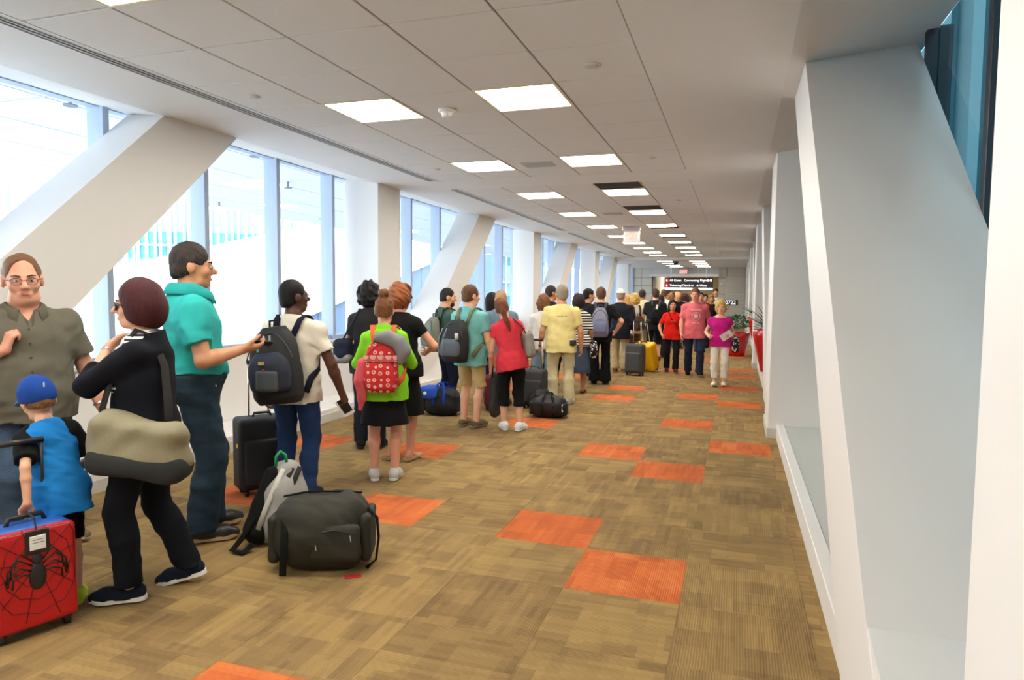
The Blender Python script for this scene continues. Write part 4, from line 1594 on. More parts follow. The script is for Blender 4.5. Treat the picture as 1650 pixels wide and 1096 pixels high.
def backpack(p, label, mat, pocket, strap, size=(.16, .10, .24), zc=.21, vox=.012, shift=0, trims=None, two=True, off=0.0, roll=0.0, pock=(.82, .42, -.28)):
    o = worn(p, 'backpack', label, 'backpack', 'backpacks worn by people in the queue')
    back = max(k[2] - k[3] for k in p.keys if k[0] > .1) + .02 + off
    w, d, h = size
    y = -back - d
    R = rot3('Y', math.radians(roll))
    c = np.array([shift, y, zc])
    T = lambda q: c + R @ np.array(q, float)
    s = SDF().loft([(-h, w * .72, d * .62, d * .2), (-h * .93, w * .93, d * .90, 0), (-h * .4, w, d, 0), (h * .25, w * .96, d * .88, d * .08), (h * .65, w * .84, d * .70, d * .22),
                    (h * .88, w * .62, d * .50, d * .38), (h, w * .40, d * .34, d * .5)], (R, c), .02, 3.0)
    s.wrinkle(.003, 26, p.seed + 9, (1, .2, .6))
    b = sdf_obj('pack_body', s, vox, mat, o)
    pw, ph, pc = w * pock[0], h * pock[1], T((0, -d * .80, h * pock[2]))
    s2 = SDF().loft([(-ph, pw * .80, d * .30, 0), (-ph * .85, pw * .97, d * .42, 0), (0, pw, d * .46, 0), (ph * .5, pw * .92, d * .40, 0), (ph * .85, pw * .72, d * .28, .01), (ph, pw * .5, d * .18, .02)], (R, pc), .02, 3.2)
    s2.wrinkle(.002, 30, p.seed + 4, (1, .2, .6))
    sdf_obj('front_pocket', s2, vox, pocket, o)
    # zip lines
    for kx, kz, wz, hz in ((0, h * .10, w * .98, h * .80),):
        pts = [T((wz * (1 - .22 * math.sin(t)) * math.cos(t), -d * (.62 - .42 * max(0, math.sin(t)) ** 2), kz + hz * .92 * math.sin(t))) for t in np.linspace(0.1, math.pi - .1, 15)]
        MB().tube(pts, .005, 6).build('zip', trims or M_BLACK, o)
    MB().tube([T((-w * .3, -d * .80, h * .18)), T((0, -d * 1.04, h * .20)), T((w * .3, -d * .80, h * .18))], .004, 6).build('pocket_zip', trims or M_BLACK, o)
    MB().tube([T((-.035, d * .5, h * .95)), T((-.03, d * .5, h + .045)), T((.03, d * .5, h + .045)), T((.035, d * .5, h * .95))], .009, 8).build('carry_loop', strap, o, True)
    kk = p.keys
    for sx in ((1, -1) if two else (1,)):
        f = max(k[2] + k[3] for k in kk if .1 < k[0] < .42) + .022
        wd = max(k[1] for k in kk) + .016
        pts = [(sx * .07 + shift * .5, -back - .01, zc + h * .75), (sx * .09, -back * .75, .50), (sx * .098, -.045, .535), (sx * .105, .02, .528), (sx * .11, f * .72, .475), (sx * .115, f, .40),
               (sx * .125, f * .98, .30), (sx * .15, f * .75, .20), (sx * wd, f * .1, .12), (sx * wd * .92, -back * .8, .06), (sx * w * .85, -back - .02, zc - h * .75)]
        ups = [(0, -1, .2), (0, -.6, 1), (0, -.1, 1), (0, .3, 1), (0, 1, .6), (0, 1, .1), (sx * .2, 1, 0), (sx * .7, .8, 0), (sx, .1, 0), (sx * .6, -.8, 0), (0, -1, 0)]
        MB().tube(pts, 0, 8, True, (.026, .006), ups).build('strap', strap, o, True)
    return o, T


def place(px, py, z=0.0):
    g = ground(px, py)
    return (g[0], g[1], z)


def view_ang(g):
    return math.atan2(g[0], g[1])


def roller_case(label, loc, facing, dims, mat, trim, handle=.45, tilt=0, name='suitcase', vox=.014, rad=.05, pocket=True, fmat=None, group='suitcases on the floor', ribs=0):
    """upright trolley case; facing = direction its front looks to (degrees clockwise from +Y)"""
    w, d, h = dims
    o = thing(name, label, 'suitcase', loc, -math.radians(facing), group)
    if tilt:
        o.rotation_euler = (math.radians(tilt), 0, -math.radians(facing))
    z0 = .045
    s = SDF().box((0, 0, z0 + h / 2), (w / 2, d / 2, h / 2), rad, .01)
    if not ribs:
        s.wrinkle(.002, 20, 5, (1, .3, .5))
    sdf_obj('shell', s, vox, mat, o)
    for k in range(ribs):
        x = -w / 2 + w * (k + 1) / (ribs + 1)
        MB().box((x - .012, d / 2 - .004, z0 + .06), (x + .012, d / 2 + .006, z0 + h - .06), .004).build('rib', mat, o)
    if pocket:
        s = SDF().box((0, d / 2 + .005, z0 + h * .40), (w * .42, .03, h * .32), .025, .01)
        sdf_obj('front_pocket', s, vox, fmat or mat, o)
    pts = [(w * .46 * c_, 0, z0 + h / 2 + h * .475 * s_) for c_, s_ in [(-1, -1), (1, -1), (1, 1), (-1, 1), (-1, -1)]]
    ring = [(-w / 2 + rad * .3, z0 + rad), (-w / 2 + rad * .3, z0 + h - rad), (-w / 2 + rad, z0 + h - rad * .3), (w / 2 - rad, z0 + h - rad * .3), (w / 2 - rad * .3, z0 + h - rad), (w / 2 - rad * .3, z0 + rad), (w / 2 - rad, z0 + rad * .3), (-w / 2 + rad, z0 + rad * .3)]
    MB().tube([(x, d * .36, z) for x, z in ring + ring[:2]], .006, 6, False).build('piping', trim, o, True)
    for sx in (-1, 1):
        for sy in (-1, 1):
            MB().lathe([(.015, -.014), (.024, -.012), (.024, .012), (.015, .014)], 14, Matrix.Translation((sx * w * .36, sy * d * .32, .024)) @ Matrix.Rotation(math.pi / 2, 4, 'Y')).build('wheel', M_BLACK, o, True)
            MB().box((sx * w * .36 - .02, sy * d * .32 - .014, .03), (sx * w * .36 + .02, sy * d * .32 + .014, .062), .005).build('caster', trim, o)
    MB().tube([(-.07, 0, z0 + h - .005), (-.06, 0, z0 + h + .028), (.06, 0, z0 + h + .028), (.07, 0, z0 + h - .005)], .011, 8).build('top_handle', trim, o, True)
    if handle:
        for sx in (-1, 1):
            MB().tube([(sx * .075, -d * .38, z0 + h - .02), (sx * .075, -d * .38, z0 + h + handle)], .008, 8).build('handle_rod', M_CHROME, o, True)
        MB().tube([(-.085, -d * .38, z0 + h + handle), (.085, -d * .38, z0 + h + handle)], .016, 10).build('handle_grip', M_BLACK, o, True)
    return o


def floor_duffel(label, loc, facing, L, W, Ht, mat, trim, seed=1, vox=.012, straps=True, name='duffel_bag', tilt=0, group='soft bags on the floor'):
    """soft holdall lying on the floor; long axis = local x"""
    o = thing(name, label, 'bag', loc, -math.radians(facing), group)
    s = SDF().box((0, 0, Ht / 2), (L / 2, W / 2, Ht / 2), min(W, Ht) * .42, .03)
    s.ell((0, 0, Ht * .45), (L * .48, W * .54, Ht * .5), .06)
    s.wrinkle(.010, 17, seed, (.4, .3, 1)).wrinkle(.004, 45, seed + 1, (1, .3, .5))
    s.cut((0, 0, -1), (0, 0, .002))
    sdf_obj('bag_body', s, vox, mat, o)
    for sx in (-1, 1):
        s = SDF().box((sx * L * .475, 0, Ht * .45), (.03, W * .36, Ht * .32), .028, .02)
        s.wrinkle(.004, 30, seed + 2, (1, .3, .5))
        sdf_obj('end_pocket', s, vox, mat, o)
    MB().tube([(-L * .40, -W * .1, Ht * .985), (-L * .2, -W * .02, Ht * 1.02), (0, 0, Ht * 1.025), (L * .2, W * .02, Ht * 1.02), (L * .40, W * .08, Ht * .985)], .006, 6).build('zip', trim, o, True)
    if straps:
        for sy in (-1, 1):
            x = L * .16
            pts = [(-x, sy * W * .46, Ht * .12), (-x, sy * W * .56, Ht * .55), (-x * .9, sy * W * .44, Ht * .93), (-x * .4, sy * W * .2, Ht * 1.16), (x * .4, sy * W * .2, Ht * 1.16), (x * .9, sy * W * .44, Ht * .93), (x, sy * W * .56, Ht * .55), (x, sy * W * .46, Ht * .12)]
            ups = [(0, sy, 0), (0, sy, .2), (0, sy, .7), (0, .3 * sy, 1), (0, .3 * sy, 1), (0, sy, .7), (0, sy, .2), (0, sy, 0)]
            MB().tube(pts, 0, 8, True, (.017, .005), ups).build('strap', trim, o, True)
    return o


def hung_bag(label, p, mat, trim, c, size, strap_pts, name='shoulder_bag', seed=3, vox=.012, flap=None, strap_w=.016, rad=None, R=None, wr=.006, sag=True):
    """bag hanging on a person, in torso coordinates"""
    o = worn(p, name, label, 'bag', 'bags carried by people')
    w, d, h = size
    s = SDF().box(c, (w, d, h), rad or min(size) * .8, .02, R)
    if sag:
        s.ell(np.array(c) + (0, 0, -h * .25), (w * .98, d * 1.12, h * .72), .03, False, R)
    s.wrinkle(wr, 22, seed, (.5, .3, 1))
    sdf_obj('bag_body', s, vox, mat, o)
    if flap is not None:
        s = SDF().box(np.array(c) + (0, 0, -h * .55), (w * 1.16, d * 1.07, h * .46), min(size) * .7, .02, R)
        s.wrinkle(wr * .7, 22, seed, (.5, .3, 1))
        sdf_obj('base_panel', s, vox, flap, o)
    MB().tube(strap_pts, 0, 8, True, (strap_w, .005), [nrm(np.array([q[0], q[1], 0.25])) if abs(q[0]) + abs(q[1]) > .02 else (0, 0, 1) for q in strap_pts]).build('strap', trim, o, True)
    return o


def phone(p, i, label, mat=None, size=(.036, .004, .072), tiltv=None):
    o = thing('phone', label, 'phone')
    g = p.wp(p.wri[i] + p.hd[i] * .115 + p.hn[i] * .022)
    o.location = g
    d, n = p.hd[i], p.hn[i]
    t = np.cross(d, n)
    c, s_ = math.cos(-p.fac), math.sin(-p.fac)
    Rz = np.array([[c, -s_, 0], [s_, c, 0], [0, 0, 1]])
    M = Matrix((Rz @ np.stack([t, n, d], 1)).tolist())
    o.rotation_euler = M.to_euler()
    MB().box((-size[0], -size[1], -size[2]), (size[0], size[1], size[2]), .003).build('case', mat or M_BLACK, o)
    MB().box((-size[0] * .9, size[1], -size[2] * .9), (size[0] * .9, size[1] + .0008, size[2] * .9)).build('screen', plain('phone_glass', (.02, .022, .03, 1), .08), o)
    return o


def dress(p, top=None, bot=None, shoes=((60, 50, 45), (210, 205, 195), 'sneaker'), hair=('short', (50, 36, 28)), collar=False, face=False, brow=None):
    """common outfit: top=(material, hem, sleeve), bot=(kind, material, hem)"""
    p.body(face=True)
    if hair:
        p.hair(*hair)
    if face:
        p.face_details(brow or hair[1])
    k = bot[0] if bot else None
    if k in ('trousers', 'shorts', 'capris'):
        dflt = {'trousers': (.075, .070), 'shorts': (.50, .098), 'capris': (.30, .066)}[k]
        p.legwear(bot[1], bot[2] if len(bot) > 2 else dflt[0], hem_r=bot[3] if len(bot) > 3 else dflt[1], name=k, top=.06)
    elif k == 'skirt':
        p.skirt(bot[1], bot[2] if len(bot) > 2 else .50)
    if top:
        p.shirt(top[0], top[1], top[2], name=top[3] if len(top) > 3 else 'shirt', drape=.012 if k == 'skirt' else .0, neck=top[4] if len(top) > 4 else .50)
    if collar:
        p.collar(top[0])
    if shoes:
        p.shoes(cloth(shoes[0]), shoes[1], shoes[2])
    return p
# ================================================================== THE NEAR GROUP
NV = .0075
# --- suitcase with a spider in front of the boy -------------------------------
c0 = ground(48, 1014)
SC = thing('suitcase', 'red and blue child-size suitcase with a black spider beside the boy', 'suitcase', (c0[0], c0[1], 0), -(view_ang(c0) + math.radians(162)), 'suitcases on the floor')
M_RED = plain('case_red', (190, 18, 22), .45, var=.05)
M_BLUE = plain('case_blue', (38, 92, 178), .5, var=.06)
cw, cd, ch = .35, .19, .47
sdf_obj('shell', SDF().box((0, 0, .04 + ch / 2), (cw / 2, cd / 2, ch / 2), .055, .01).wrinkle(.0015, 20, 2), .010, M_BLUE, SC)
sdf_obj('front_panel', SDF().box((0, cd / 2 - .002, .04 + ch / 2), (cw / 2 - .008, .028, ch / 2 - .008), .026, .01), .009, M_RED, SC)
web = plain('web_line', (70, 6, 10), .6)
yf = cd / 2 + .0275
web_c = (.0, .34)
for k in range(12):
    a = 2 * math.pi * k / 12 + .2
    L = min(.145 / max(abs(math.cos(a)), 1e-3), (.175 if math.sin(a) > 0 else .255) / max(abs(math.sin(a)), 1e-3))
    MB().tube([(web_c[0] + .05 * math.cos(a), yf, web_c[1] + .05 * math.sin(a)), (web_c[0] + L * math.cos(a), yf, web_c[1] + L * math.sin(a))], .0016, 5).build('web_line', web, SC)
for r_ in (.09, .14, .20):
    pts = []
    for k in range(25):
        a = 2 * math.pi * k / 24
        q = r_ * (1 - .06 * (k % 2))
        pts.append((max(-.15, min(.15, q * math.cos(a))), yf, max(.085, min(.50, web_c[1] + q * math.sin(a) * 1.15))))
    MB().tube(pts, .0016, 5, False).build('web_line', web, SC)
sp = MB().ball((.0, yf - .002, .285), (.036, .012, .062), 14, 10).build('spider_body', M_BLACK, SC, True)
MB().ball((.0, yf - .002, .365), (.024, .010, .026), 12, 8).build('spider_head', M_BLACK, sp, True)
for sx in (-1, 1):
    for k, (dz, up, ln) in enumerate(((.075, .055, .10), (.055, .04, .115), (.03, .02, .11), (.01, .0, .095))):
        MB().tube([(sx * .02, yf, .285 + dz), (sx * ln * .62, yf, .30 + dz + up * .6), (sx * ln, yf, .285 + dz), (sx * ln * 1.05, yf, .245 + dz * .7)], .004, 6).build('spider_leg', M_BLACK, sp, True)
tg = MB().box((-.035, yf + .004, .41), (.03, yf + .009, .475), .004).build('luggage_tag', M_PAPER, SC)
MB().box((-.05, yf, .39), (.045, yf + .005, .50), .015).build('tag_holder', M_BLACK, SC)
for q in (.442, .455):
    MB().box((-.025, yf + .009, q), (.018, yf + .0098, q + .003)).build('tag_line', plain('print_grey', (120, 120, 125), .8), tg)
MB().tube([(.0, yf + .004, .49), (.0, yf - .02, .55), (.0, .02, .565)], .004, 6).build('tag_cord', M_BLACK, SC)
MB().tube([(-.08, 0, .04 + ch - .01), (-.065, 0, .04 + ch + .03), (.065, 0, .04 + ch + .03), (.08, 0, .04 + ch - .01)], .012, 8).build('top_handle', M_BLACK, SC, True)
for sx in (-1, 1):
    MB().tube([(sx * .10, -cd * .40, .04 + ch - .02), (sx * .10, -cd * .40, .04 + ch + .36)], .008, 8).build('handle_rod', M_BLACK, SC, True)
    for sy in (-1, 1):
        MB().lathe([(.016, -.014), (.026, -.012), (.026, .012), (.016, .014)], 14, Matrix.Translation((sx * .13, sy * .065, .026)) @ Matrix.Rotation(math.pi / 2, 4, 'Y')).build('wheel', M_BLACK, SC, True)
        MB().box((sx * .13 - .022, sy * .065 - .016, .03), (sx * .13 + .022, sy * .065 + .016, .07), .005).build('caster', M_BLACK, SC)
MB().tube([(-.11, -cd * .40, .04 + ch + .36), (.11, -cd * .40, .04 + ch + .36)], .014, 10).build('handle_grip', M_BLACK, SC, True)

# --- P1 man in olive shirt ------------------------------------------------------
olive = cloth((104, 100, 88))
p1 = Person('heavy man with glasses in olive-grey shirt and jeans at the left edge', (54, 889), 168, 1.80, 'm', 1.22, .055, vox=NV, tone='pink', seed=1, headscale=1.08, head=(8, 4, 3),
            arms=({'to': (.13, .17, 1.22), 'hint': (1, -.3, -.6), 'palm': (-1, -.3, 0), 'dir': (-.3, .1, 1), 'curl': 1.2}, {'to': (-.37, .06, .82), 'palm': (1, .2, 0)}), limb=1.12,
            feet=[{'at': (.12, .02, .085)}, {'at': (-.16, -.10, .085), 'yaw': -38}])
p1.body()
p1.face_details((112, 84, 62), lip=(190, 112, 100))
p1.hair('receding', (118, 82, 56))
p1.legwear(denim((74, 94, 120)))
p1.shirt(olive, -.13, .72, .018, wr=.006, slv_r=.074, vneck=.10)
p1.collar(cloth((96, 92, 80)), .034, 1.0)
p1.shoes(cloth((122, 112, 84)), (215, 205, 185))
p1.glasses(plain('glasses_dark', (.05, .03, .03, 1), .3), glass_mat('lens_clear', (.97, .97, .97, 1), .6), .021)
fb = max(k[2] + k[3] for k in p1.keys if k[0] < .3) + .03
for z in (.40, .32, .24, .16, .08, .0):
    y = np.interp(z, [k[0] for k in hang(p1.keys, -.2)], [k[2] + k[3] for k in hang(p1.keys, -.2)]) + .021
    MB().ball(p1.tp((.012, y, z)), (.006, .004, .006), 8, 6).build('button', plain('button', (70, 66, 56), .4), p1.root, True)
w_ = p1.wri[1]
dv = nrm(p1.wri[1] - p1.elb[1])
wm = Matrix.Translation(w_ - dv * .012) @ Vector(dv).to_track_quat('Z', 'Y').to_matrix().to_4x4()
wt = MB().lathe([(.034, -.009), (.037, -.007), (.037, .007), (.034, .009)], 20, wm, False, False).build('watch_band', M_CHROME, p1.root, True)
MB().lathe([(.018, .034), (.02, .036), (.02, .044), (.016, .046)], 18, wm @ Matrix.Rotation(math.pi / 2, 4, 'Y')).build('watch_face', M_CHROME, wt, True)

# --- P2 boy ------------------------------------------------------------------------
blue_t = cloth((32, 128, 206))
hand_t = (SC.matrix_basis @ Vector((-.01, .0, .04 + ch + .085)))
p2 = Person('small boy in blue cap and blue shirt with black sleeves holding the suitcase', (104, 978), -14, 1.15, 'c', 1.0, .0, vox=.0085, tone='fair', seed=2, headscale=1.30, head=(-4, 18, 0), limb=1.0,
            arms=({'to': (.10, .22, .95), 'hint': (1, -.5, -.3)}, {'world': hand_t, 'hint': (-.3, -1, 0), 'palm': (0, -.2, -1), 'dir': (-.2, .6, -.7), 'curl': 1.1}), lean=13, side=-7,
            feet=[{'at': (.10, .02, .085), 'yaw': 25}, {'at': (-.10, .04, .085)}])
p2.body()
p2.hair('short', (120, 84, 52))
p2.legwear(cloth((16, 16, 18)), .50, hem_r=.105, name='shorts')
p2.shirt(blue_t, -.20, 0, .020, wr=.006, bust=False)
sl = SDF()
for i in range(2):
    S, E = p2.S[i], p2.elb[i]
    sl = SDF().cone(S + (E - S) * -.05, E + (E - S) * .05, .078, .074, .02, stop=(nrm(E - S), S + (E - S) * .78)).cone(p2.tp(((-1, 1)[i == 0] * .10, -.01, .475)), S, .052, .077, .03).wrinkle(.004, 26, i)
    sdf_obj('sleeve', sl, .010, cloth((18, 20, 22)), p2.root)
p2.shoes(cloth((190, 215, 70)), (200, 230, 90))
MB().tube([p2.tp((.062 * math.cos(t), .062 * math.sin(t) - .01, .515)) for t in np.linspace(0, 2 * math.pi, 19)], .009, 8, False).build('neckband', cloth((18, 20, 22)), p2.root, True)
capm = cloth((30, 70, 150))
s = SDF()
s.ell(p2.hp((0, -.012, .105)), np.array((.097, .116, .120)) * p2.hs, .02, False, p2.Rh)
s.cut(p2.Rh @ np.array([0, .30, -1]), p2.hp((0, 0, .072)))
hat = sdf_obj('cap', s, .008, capm, p2.root)
s = SDF()
s.ell(p2.hp((0, .035, .12)), np.array((.072, .078, .112)) * p2.hs, .02, False, p2.Rh)
s.cut(p2.Rh @ np.array([0, -.12, -1]), p2.hp((0, 0, .108)))
s.cut(p2.Rh @ np.array([0, -1, .0]), p2.hp((0, .012, 0)))
sdf_obj('front_patch', s, .008, cloth((226, 220, 60)), hat)
s = SDF().ell(p2.hp((0, .13, .108)), np.array((.082, .088, .016)) * p2.hs, .01, False, p2.Rh)
sdf_obj('visor', s, .008, cloth((78, 118, 178)), hat)
MB().ball(p2.hp((0, -.012, .226)), (.010, .010, .006), 10, 6).build('cap_button', capm, hat, True)
MB().box((-.004, -.0015, -.03), (.004, .0015, .03), 0, Matrix.Translation(p2.hp((.012, -.127, .12)))).build('cap_mark', M_PAPER, hat)

# --- P3 woman with red-brown bob -----------------------------------------------------
p3 = Person('woman with dark red bob in black cardigan and striped top, hand on her shoulder', (240, 956), -72, 1.66, 'f', 1.10, .02, vox=NV, tone='fair', seed=3, head=(-8, 0, 0),
            arms=({'to': (.20, .12, .86)}, {'to': (.01, .17, 1.375), 'hint': (-.55, .55, -1.0), 'dir': (.75, -.35, .45), 'palm': (0, -1, -.3), 'curl': .5}),
            feet=[{'at': (.12, -.17, .115), 'pitch': 14, 'yaw': 4}, {'at': (-.10, .07, .085), 'yaw': -4}], side=0)
p3.body()
p3.face_details((80, 40, 36))
p3.hair('bob', (68, 26, 30))
p3.legwear(cloth((16, 20, 28)), .10, hem_r=.072)
p3.shirt(stripes('navy_stripe', (232, 230, 224), (24, 26, 38), 42), -.08, 0, .016, name='striped_top')
card = SDF()
blk = cloth((15, 17, 26))
K = [(z, a + .030 + (.012 if z < .1 else 0), b + .026, y - .012) for z, a, b, y in hang(p3.keys, -.24)]
card.loft(K, p3.F, .03)
S, E, W = p3.S[0], p3.elb[0], p3.wri[0]
for i in range(2):
    S, E, W = p3.S[i], p3.elb[i], p3.wri[i]
    card.cone(S, E, .070, .060, .05)
    card.cone(E, W + (W - E) * .1, .060, .046, .015, stop=(nrm(W - E), E + (W - E) * .78))
for i in range(2):
    h, kn = p3.hip[i], p3.kne[i]
    card.cone(h, h + (kn - h) * .6, .12, .12, .05)
card.cut(p3.Rt @ np.array([0, 0, -1]), p3.tp((0, 0, -.20)))
card.cut(p3.Rt @ np.array([0, .25, 1]), p3.tp((0, 0, .515)))
card.box(p3.tp((0, .19, .10)), (.10, .14, .45), .03, .01, p3.Rt, sub=True)
card.wrinkle(.006, 24, 8, (.4, .2, 1))
sdf_obj('cardigan', card, NV, blk, p3.root)
p3.collar(cloth((235, 232, 225)), .030, .9)
p3.shoes(cloth((22, 28, 44)), (232, 232, 228), 'flat')
p3.glasses(M_BLACK, plain('sun_lens', (.01, .01, .012, 1), .1), .024, .0035)
for i in (1,):
    dv = nrm(p3.wri[i] - p3.elb[i])
    wm = Matrix.Translation(p3.wri[i] - dv * .02) @ Vector(dv).to_track_quat('Z', 'Y').to_matrix().to_4x4()
    MB().lathe([(.030, -.006), (.033, 0), (.030, .006)], 18, wm, False, False).build('bracelet', M_CHROME, p3.root, True)
khaki = plain('bag_khaki', (140, 134, 108), .75, 0, .10, 8, .2, 200)
hung_bag('large khaki and dark grey messenger bag hanging behind the woman in black', p3, khaki, cloth((44, 44, 42)),
         (-.240, -.05, -.05), (.090, .225, .155), [(-.25, .10, .02), (-.20, .13, .15), (-.13, .08, .40), (-.085, .0, .545), (-.075, -.07, .52), (-.13, -.15, .36), (-.20, -.185, .16), (-.25, -.20, .05)],
         'messenger_bag', 4, .009, cloth((52, 54, 54)), .022, .07, wr=.016, R=rot3('X', math.radians(10)))

# --- P4 man in turquoise polo ------------------------------------------------------------
turq = cloth((52, 178, 176))
p4 = Person('tall man in turquoise polo and dark jeans looking right with a phone', (316, 866), 84, 1.91, 'm', 1.10, .045, vox=NV, tone='tan', seed=4, head=(4, 0, 0),
            arms=({'to': (.16, .25, 1.125), 'hint': (.5, -1, -.2), 'dir': (-.15, 1, .12), 'palm': (-.45, 0, 1), 'curl': .55}, {'to': (-.27, .06, .84)}),
            feet=[{'at': (.10, .03, .085), 'yaw': 8}, {'at': (-.13, .10, .085), 'yaw': -8}], limb=1.05)
p4.body()
p4.face_details((60, 46, 38), lip=(176, 104, 88))
p4.hair('short', (52, 44, 42))
p4.legwear(denim((40, 58, 72)), hem_r=.088, loose=.026, top=.055)
p4.shirt(turq, .062, .66, .022, wr=.007, slv_r=.074, vneck=.10)
p4.collar(cloth((44, 164, 164)), .036, .8, .092, z0=.532)
p4.belt(plain('belt_leather', (.03, .025, .022, 1), .4), .042, .02)
p4.shoes(plain('shoe_black', (.02, .02, .02, 1), .4), (206, 180, 140))
p4.glasses(M_CHROME, glass_mat('lens_clear2', (.97, .97, .97, 1), .6), .019, .0013)
for x, z in ((.10, .0), (.16, -.005), (.11, -.055)):
    MB().ball(p4.tp((.165 + .012 + .02, x - .06, z)), (.005,) * 3, 8, 6).build('rivet', M_CHROME, p4.root, True)
phone(p4, 0, 'dark phone in the hand of the man in turquoise polo')

# --- P5 man with dark backpack ----------------------------------------------------------
offw = cloth((226, 220, 206))
p5 = Person('man with glasses in off-white T-shirt and jeans wearing a big dark backpack', (478, 806), 24, 1.70, 'm', 1.02, .0, vox=.008, tone='dark', seed=5, head=(38, -6, 0),
            arms=({'to': (.36, .10, .80), 'hint': (.7, -1, 0), 'palm': (-1, .2, 0), 'curl': .9}, {'to': (-.28, .05, .84), 'hint': (-.8, -1, 0)}))
dress(p5, (offw, -.14, .62), ('trousers', denim((38, 62, 104)), .075, .066), ((40, 40, 44), (200, 200, 200), 'sneaker'), ('buzz', (20, 15, 14)))
p5.glasses(M_BLACK, None, .02, .0025)
navy = plain('pack_navy', (34, 40, 58), .7, 0, .12, 10, .25, 300)
bk, T = backpack(p5, 'big navy and black backpack with white logo tags on man in off-white shirt', plain('pack_black', (24, 25, 29), .75, 0, .1, 10, .25, 300), navy, cloth((26, 30, 44)), (.185, .13, .285), .17, .009, -.03, None, True, 0, -7, (.85, .5, -.15))
gm = plain('pack_grey', (74, 78, 84), .6)
for (x, z, w, h, mt) in ((-.03, .14, .008, .028, M_CHROME), (.05, .19, .006, .035, M_CHROME), (-.02, .03, .022, .012, plain('logo_gold', (190, 160, 90), .5)), (-.01, -.02, .008, .008, plain('logo_red', (190, 40, 30), .5)), (.06, -.15, .012, .005, MATS['logo_red'])):
    MB().box((-w, -.004, -h), (w, .004, h), .002, Matrix.Translation(T((x, -.172 if abs(z) < .16 else -.135, z)))).build('tag', mt, bk)
s = SDF().box(T((0, -.155, -.10)), (.085, .022, .075), .02, .01)
sdf_obj('lower_pocket', s, .009, gm, bk)
pb = thing('passport', 'passport and paper held low by man in off-white shirt', 'document')
g = p5.wp(p5.wri[0] + p5.hd[0] * .12 + p5.hn[0] * .02)
pb.location = g
pb.rotation_euler = (math.radians(15), math.radians(-30), -p5.fac + .2)
MB().box((-.05, -.004, -.085), (.04, .0, .06), .001).build('paper', M_PAPER, pb)
MB().box((-.035, -.009, -.06), (.035, -.004, .06), .002).build('cover', M_BLACK, pb)
roller_case('black fabric suitcase with raised handle beside man with dark backpack', place(424, 792), math.degrees(view_ang(ground(424, 792))) + 165, (.40, .24, .56), plain('case_black', (20, 24, 32), .7, 0, .08, 12, .2, 300), M_BLACK, .42, 0, vox=.012, rad=.035)
MB().box((-.004, -.02, -.015), (.004, .02, .015), .003).build('yellow_tag', plain('tag_yellow', (230, 200, 30), .6), bpy.data.objects['suitcase.001'], loc=(.203, .06, .40))

# --- bags on the floor in front ------------------------------------------------------------
g = ground(496, 926)
dm = plain('duffel_olive', (38, 37, 28), .75, 0, .16, 7, .25, 260)
df = floor_duffel('large bulging black-olive duffel bag on the floor in front', (g[0], g[1] + .16, 0), math.degrees(view_ang(g)) + 14, .54, .38, .42, dm, cloth((20, 20, 18)), 6, .010, False)
s = SDF().box((.10, -.175, .19), (.14, .035, .10), .032, .02).wrinkle(.005, 26, 3)
sdf_obj('front_pocket', s, .010, dm, df)
MB().tube([(-.02, -.205, .25), (.10, -.214, .275), (.22, -.205, .25)], .005, 6).build('pocket_zip', M_BLACK, df)
MB().tube([(-.19, -.13, .33), (-.17, -.205, .25), (-.175, -.215, .12), (-.18, -.21, .02)], 0, 8, True, (.020, .006), [(0, -.4, 1), (0, -1, .3), (0, -1, 0), (0, -1, 0)]).build('strap', cloth((20, 20, 18)), df, True)
MB().tube([(.26, -.02, .34), (.315, -.05, .29), (.325, -.06, .18), (.31, -.07, .05), (.26, -.10, .015)], 0, 8, True, (.018, .006), [(1, 0, .5), (1, 0, .2), (1, 0, 0), (1, 0, 0), (.3, 0, 1)]).build('strap', cloth((20, 20, 18)), df, True)
MB().ball((.02, -.03, .405), (.010, .010, .008), 10, 6).build('snap', M_CHROME, df, True)
for (x, z) in ((.0, .20), (.19, .245)):
    MB().tube([(x, -.216, z), (x + .006, -.222, z - .035)], .003, 5).build('zip_pull', M_CHROME, df)
MB().box((-.045, -.02, 0.002), (.045, .02, .007), .001, Matrix.Translation((.20, -.19, 0)) @ Matrix.Rotation(.2, 4, 'Z')).build('red_tag', plain('tag_red', (200, 30, 40), .6), df)

g = ground(425, 880)
hb = thing('hiking_backpack', 'grey and black hiking backpack with green loop and bottle standing on the floor', 'backpack', (g[0] - .02, g[1] + .12, 0), -view_ang(g) + math.radians(8), 'soft bags on the floor')
gy = plain('hike_grey', (150, 150, 146), .7, 0, .08, 10, .2, 260)
s = SDF().chain([(.04, -.02, .13), (.07, .0, .28), (.09, .03, .40)], [.16, .145, .10], .03)
s.wrinkle(.006, 22, 4, (1, .4, .4)).cut((0, 0, -1), (0, 0, .003))
sdf_obj('pack_body', s, .010, gy, hb)
s = SDF().chain([(-.10, -.05, .10), (-.06, -.03, .26), (0, 0, .42)], [.09, .06, .05], .03)
s.wrinkle(.004, 26, 5).cut((0, 0, -1), (0, 0, .003))
sdf_obj('back_panel', s, .010, cloth((22, 22, 22)), hb)
s = SDF().ell((.06, -.09, .12), (.10, .07, .11), .02).wrinkle(.006, 28, 6).cut((0, 0, -1), (0, 0, .003))
sdf_obj('side_pocket', s, .010, cloth((44, 46, 44)), hb)
for dx in (0, .055, .105):
    MB().tube([(-.11 + dx, -.13, .12), (-.06 + dx, -.125, .25), (.0 + dx, -.10, .37), (.06 + dx, -.04, .46)], 0, 8, True, (.016, .006), (-.3, -1, .4)).build('compression_strap', plain('hike_lite', (196, 194, 186), .7) if dx == 0 else cloth((40, 40, 38)), hb, True)
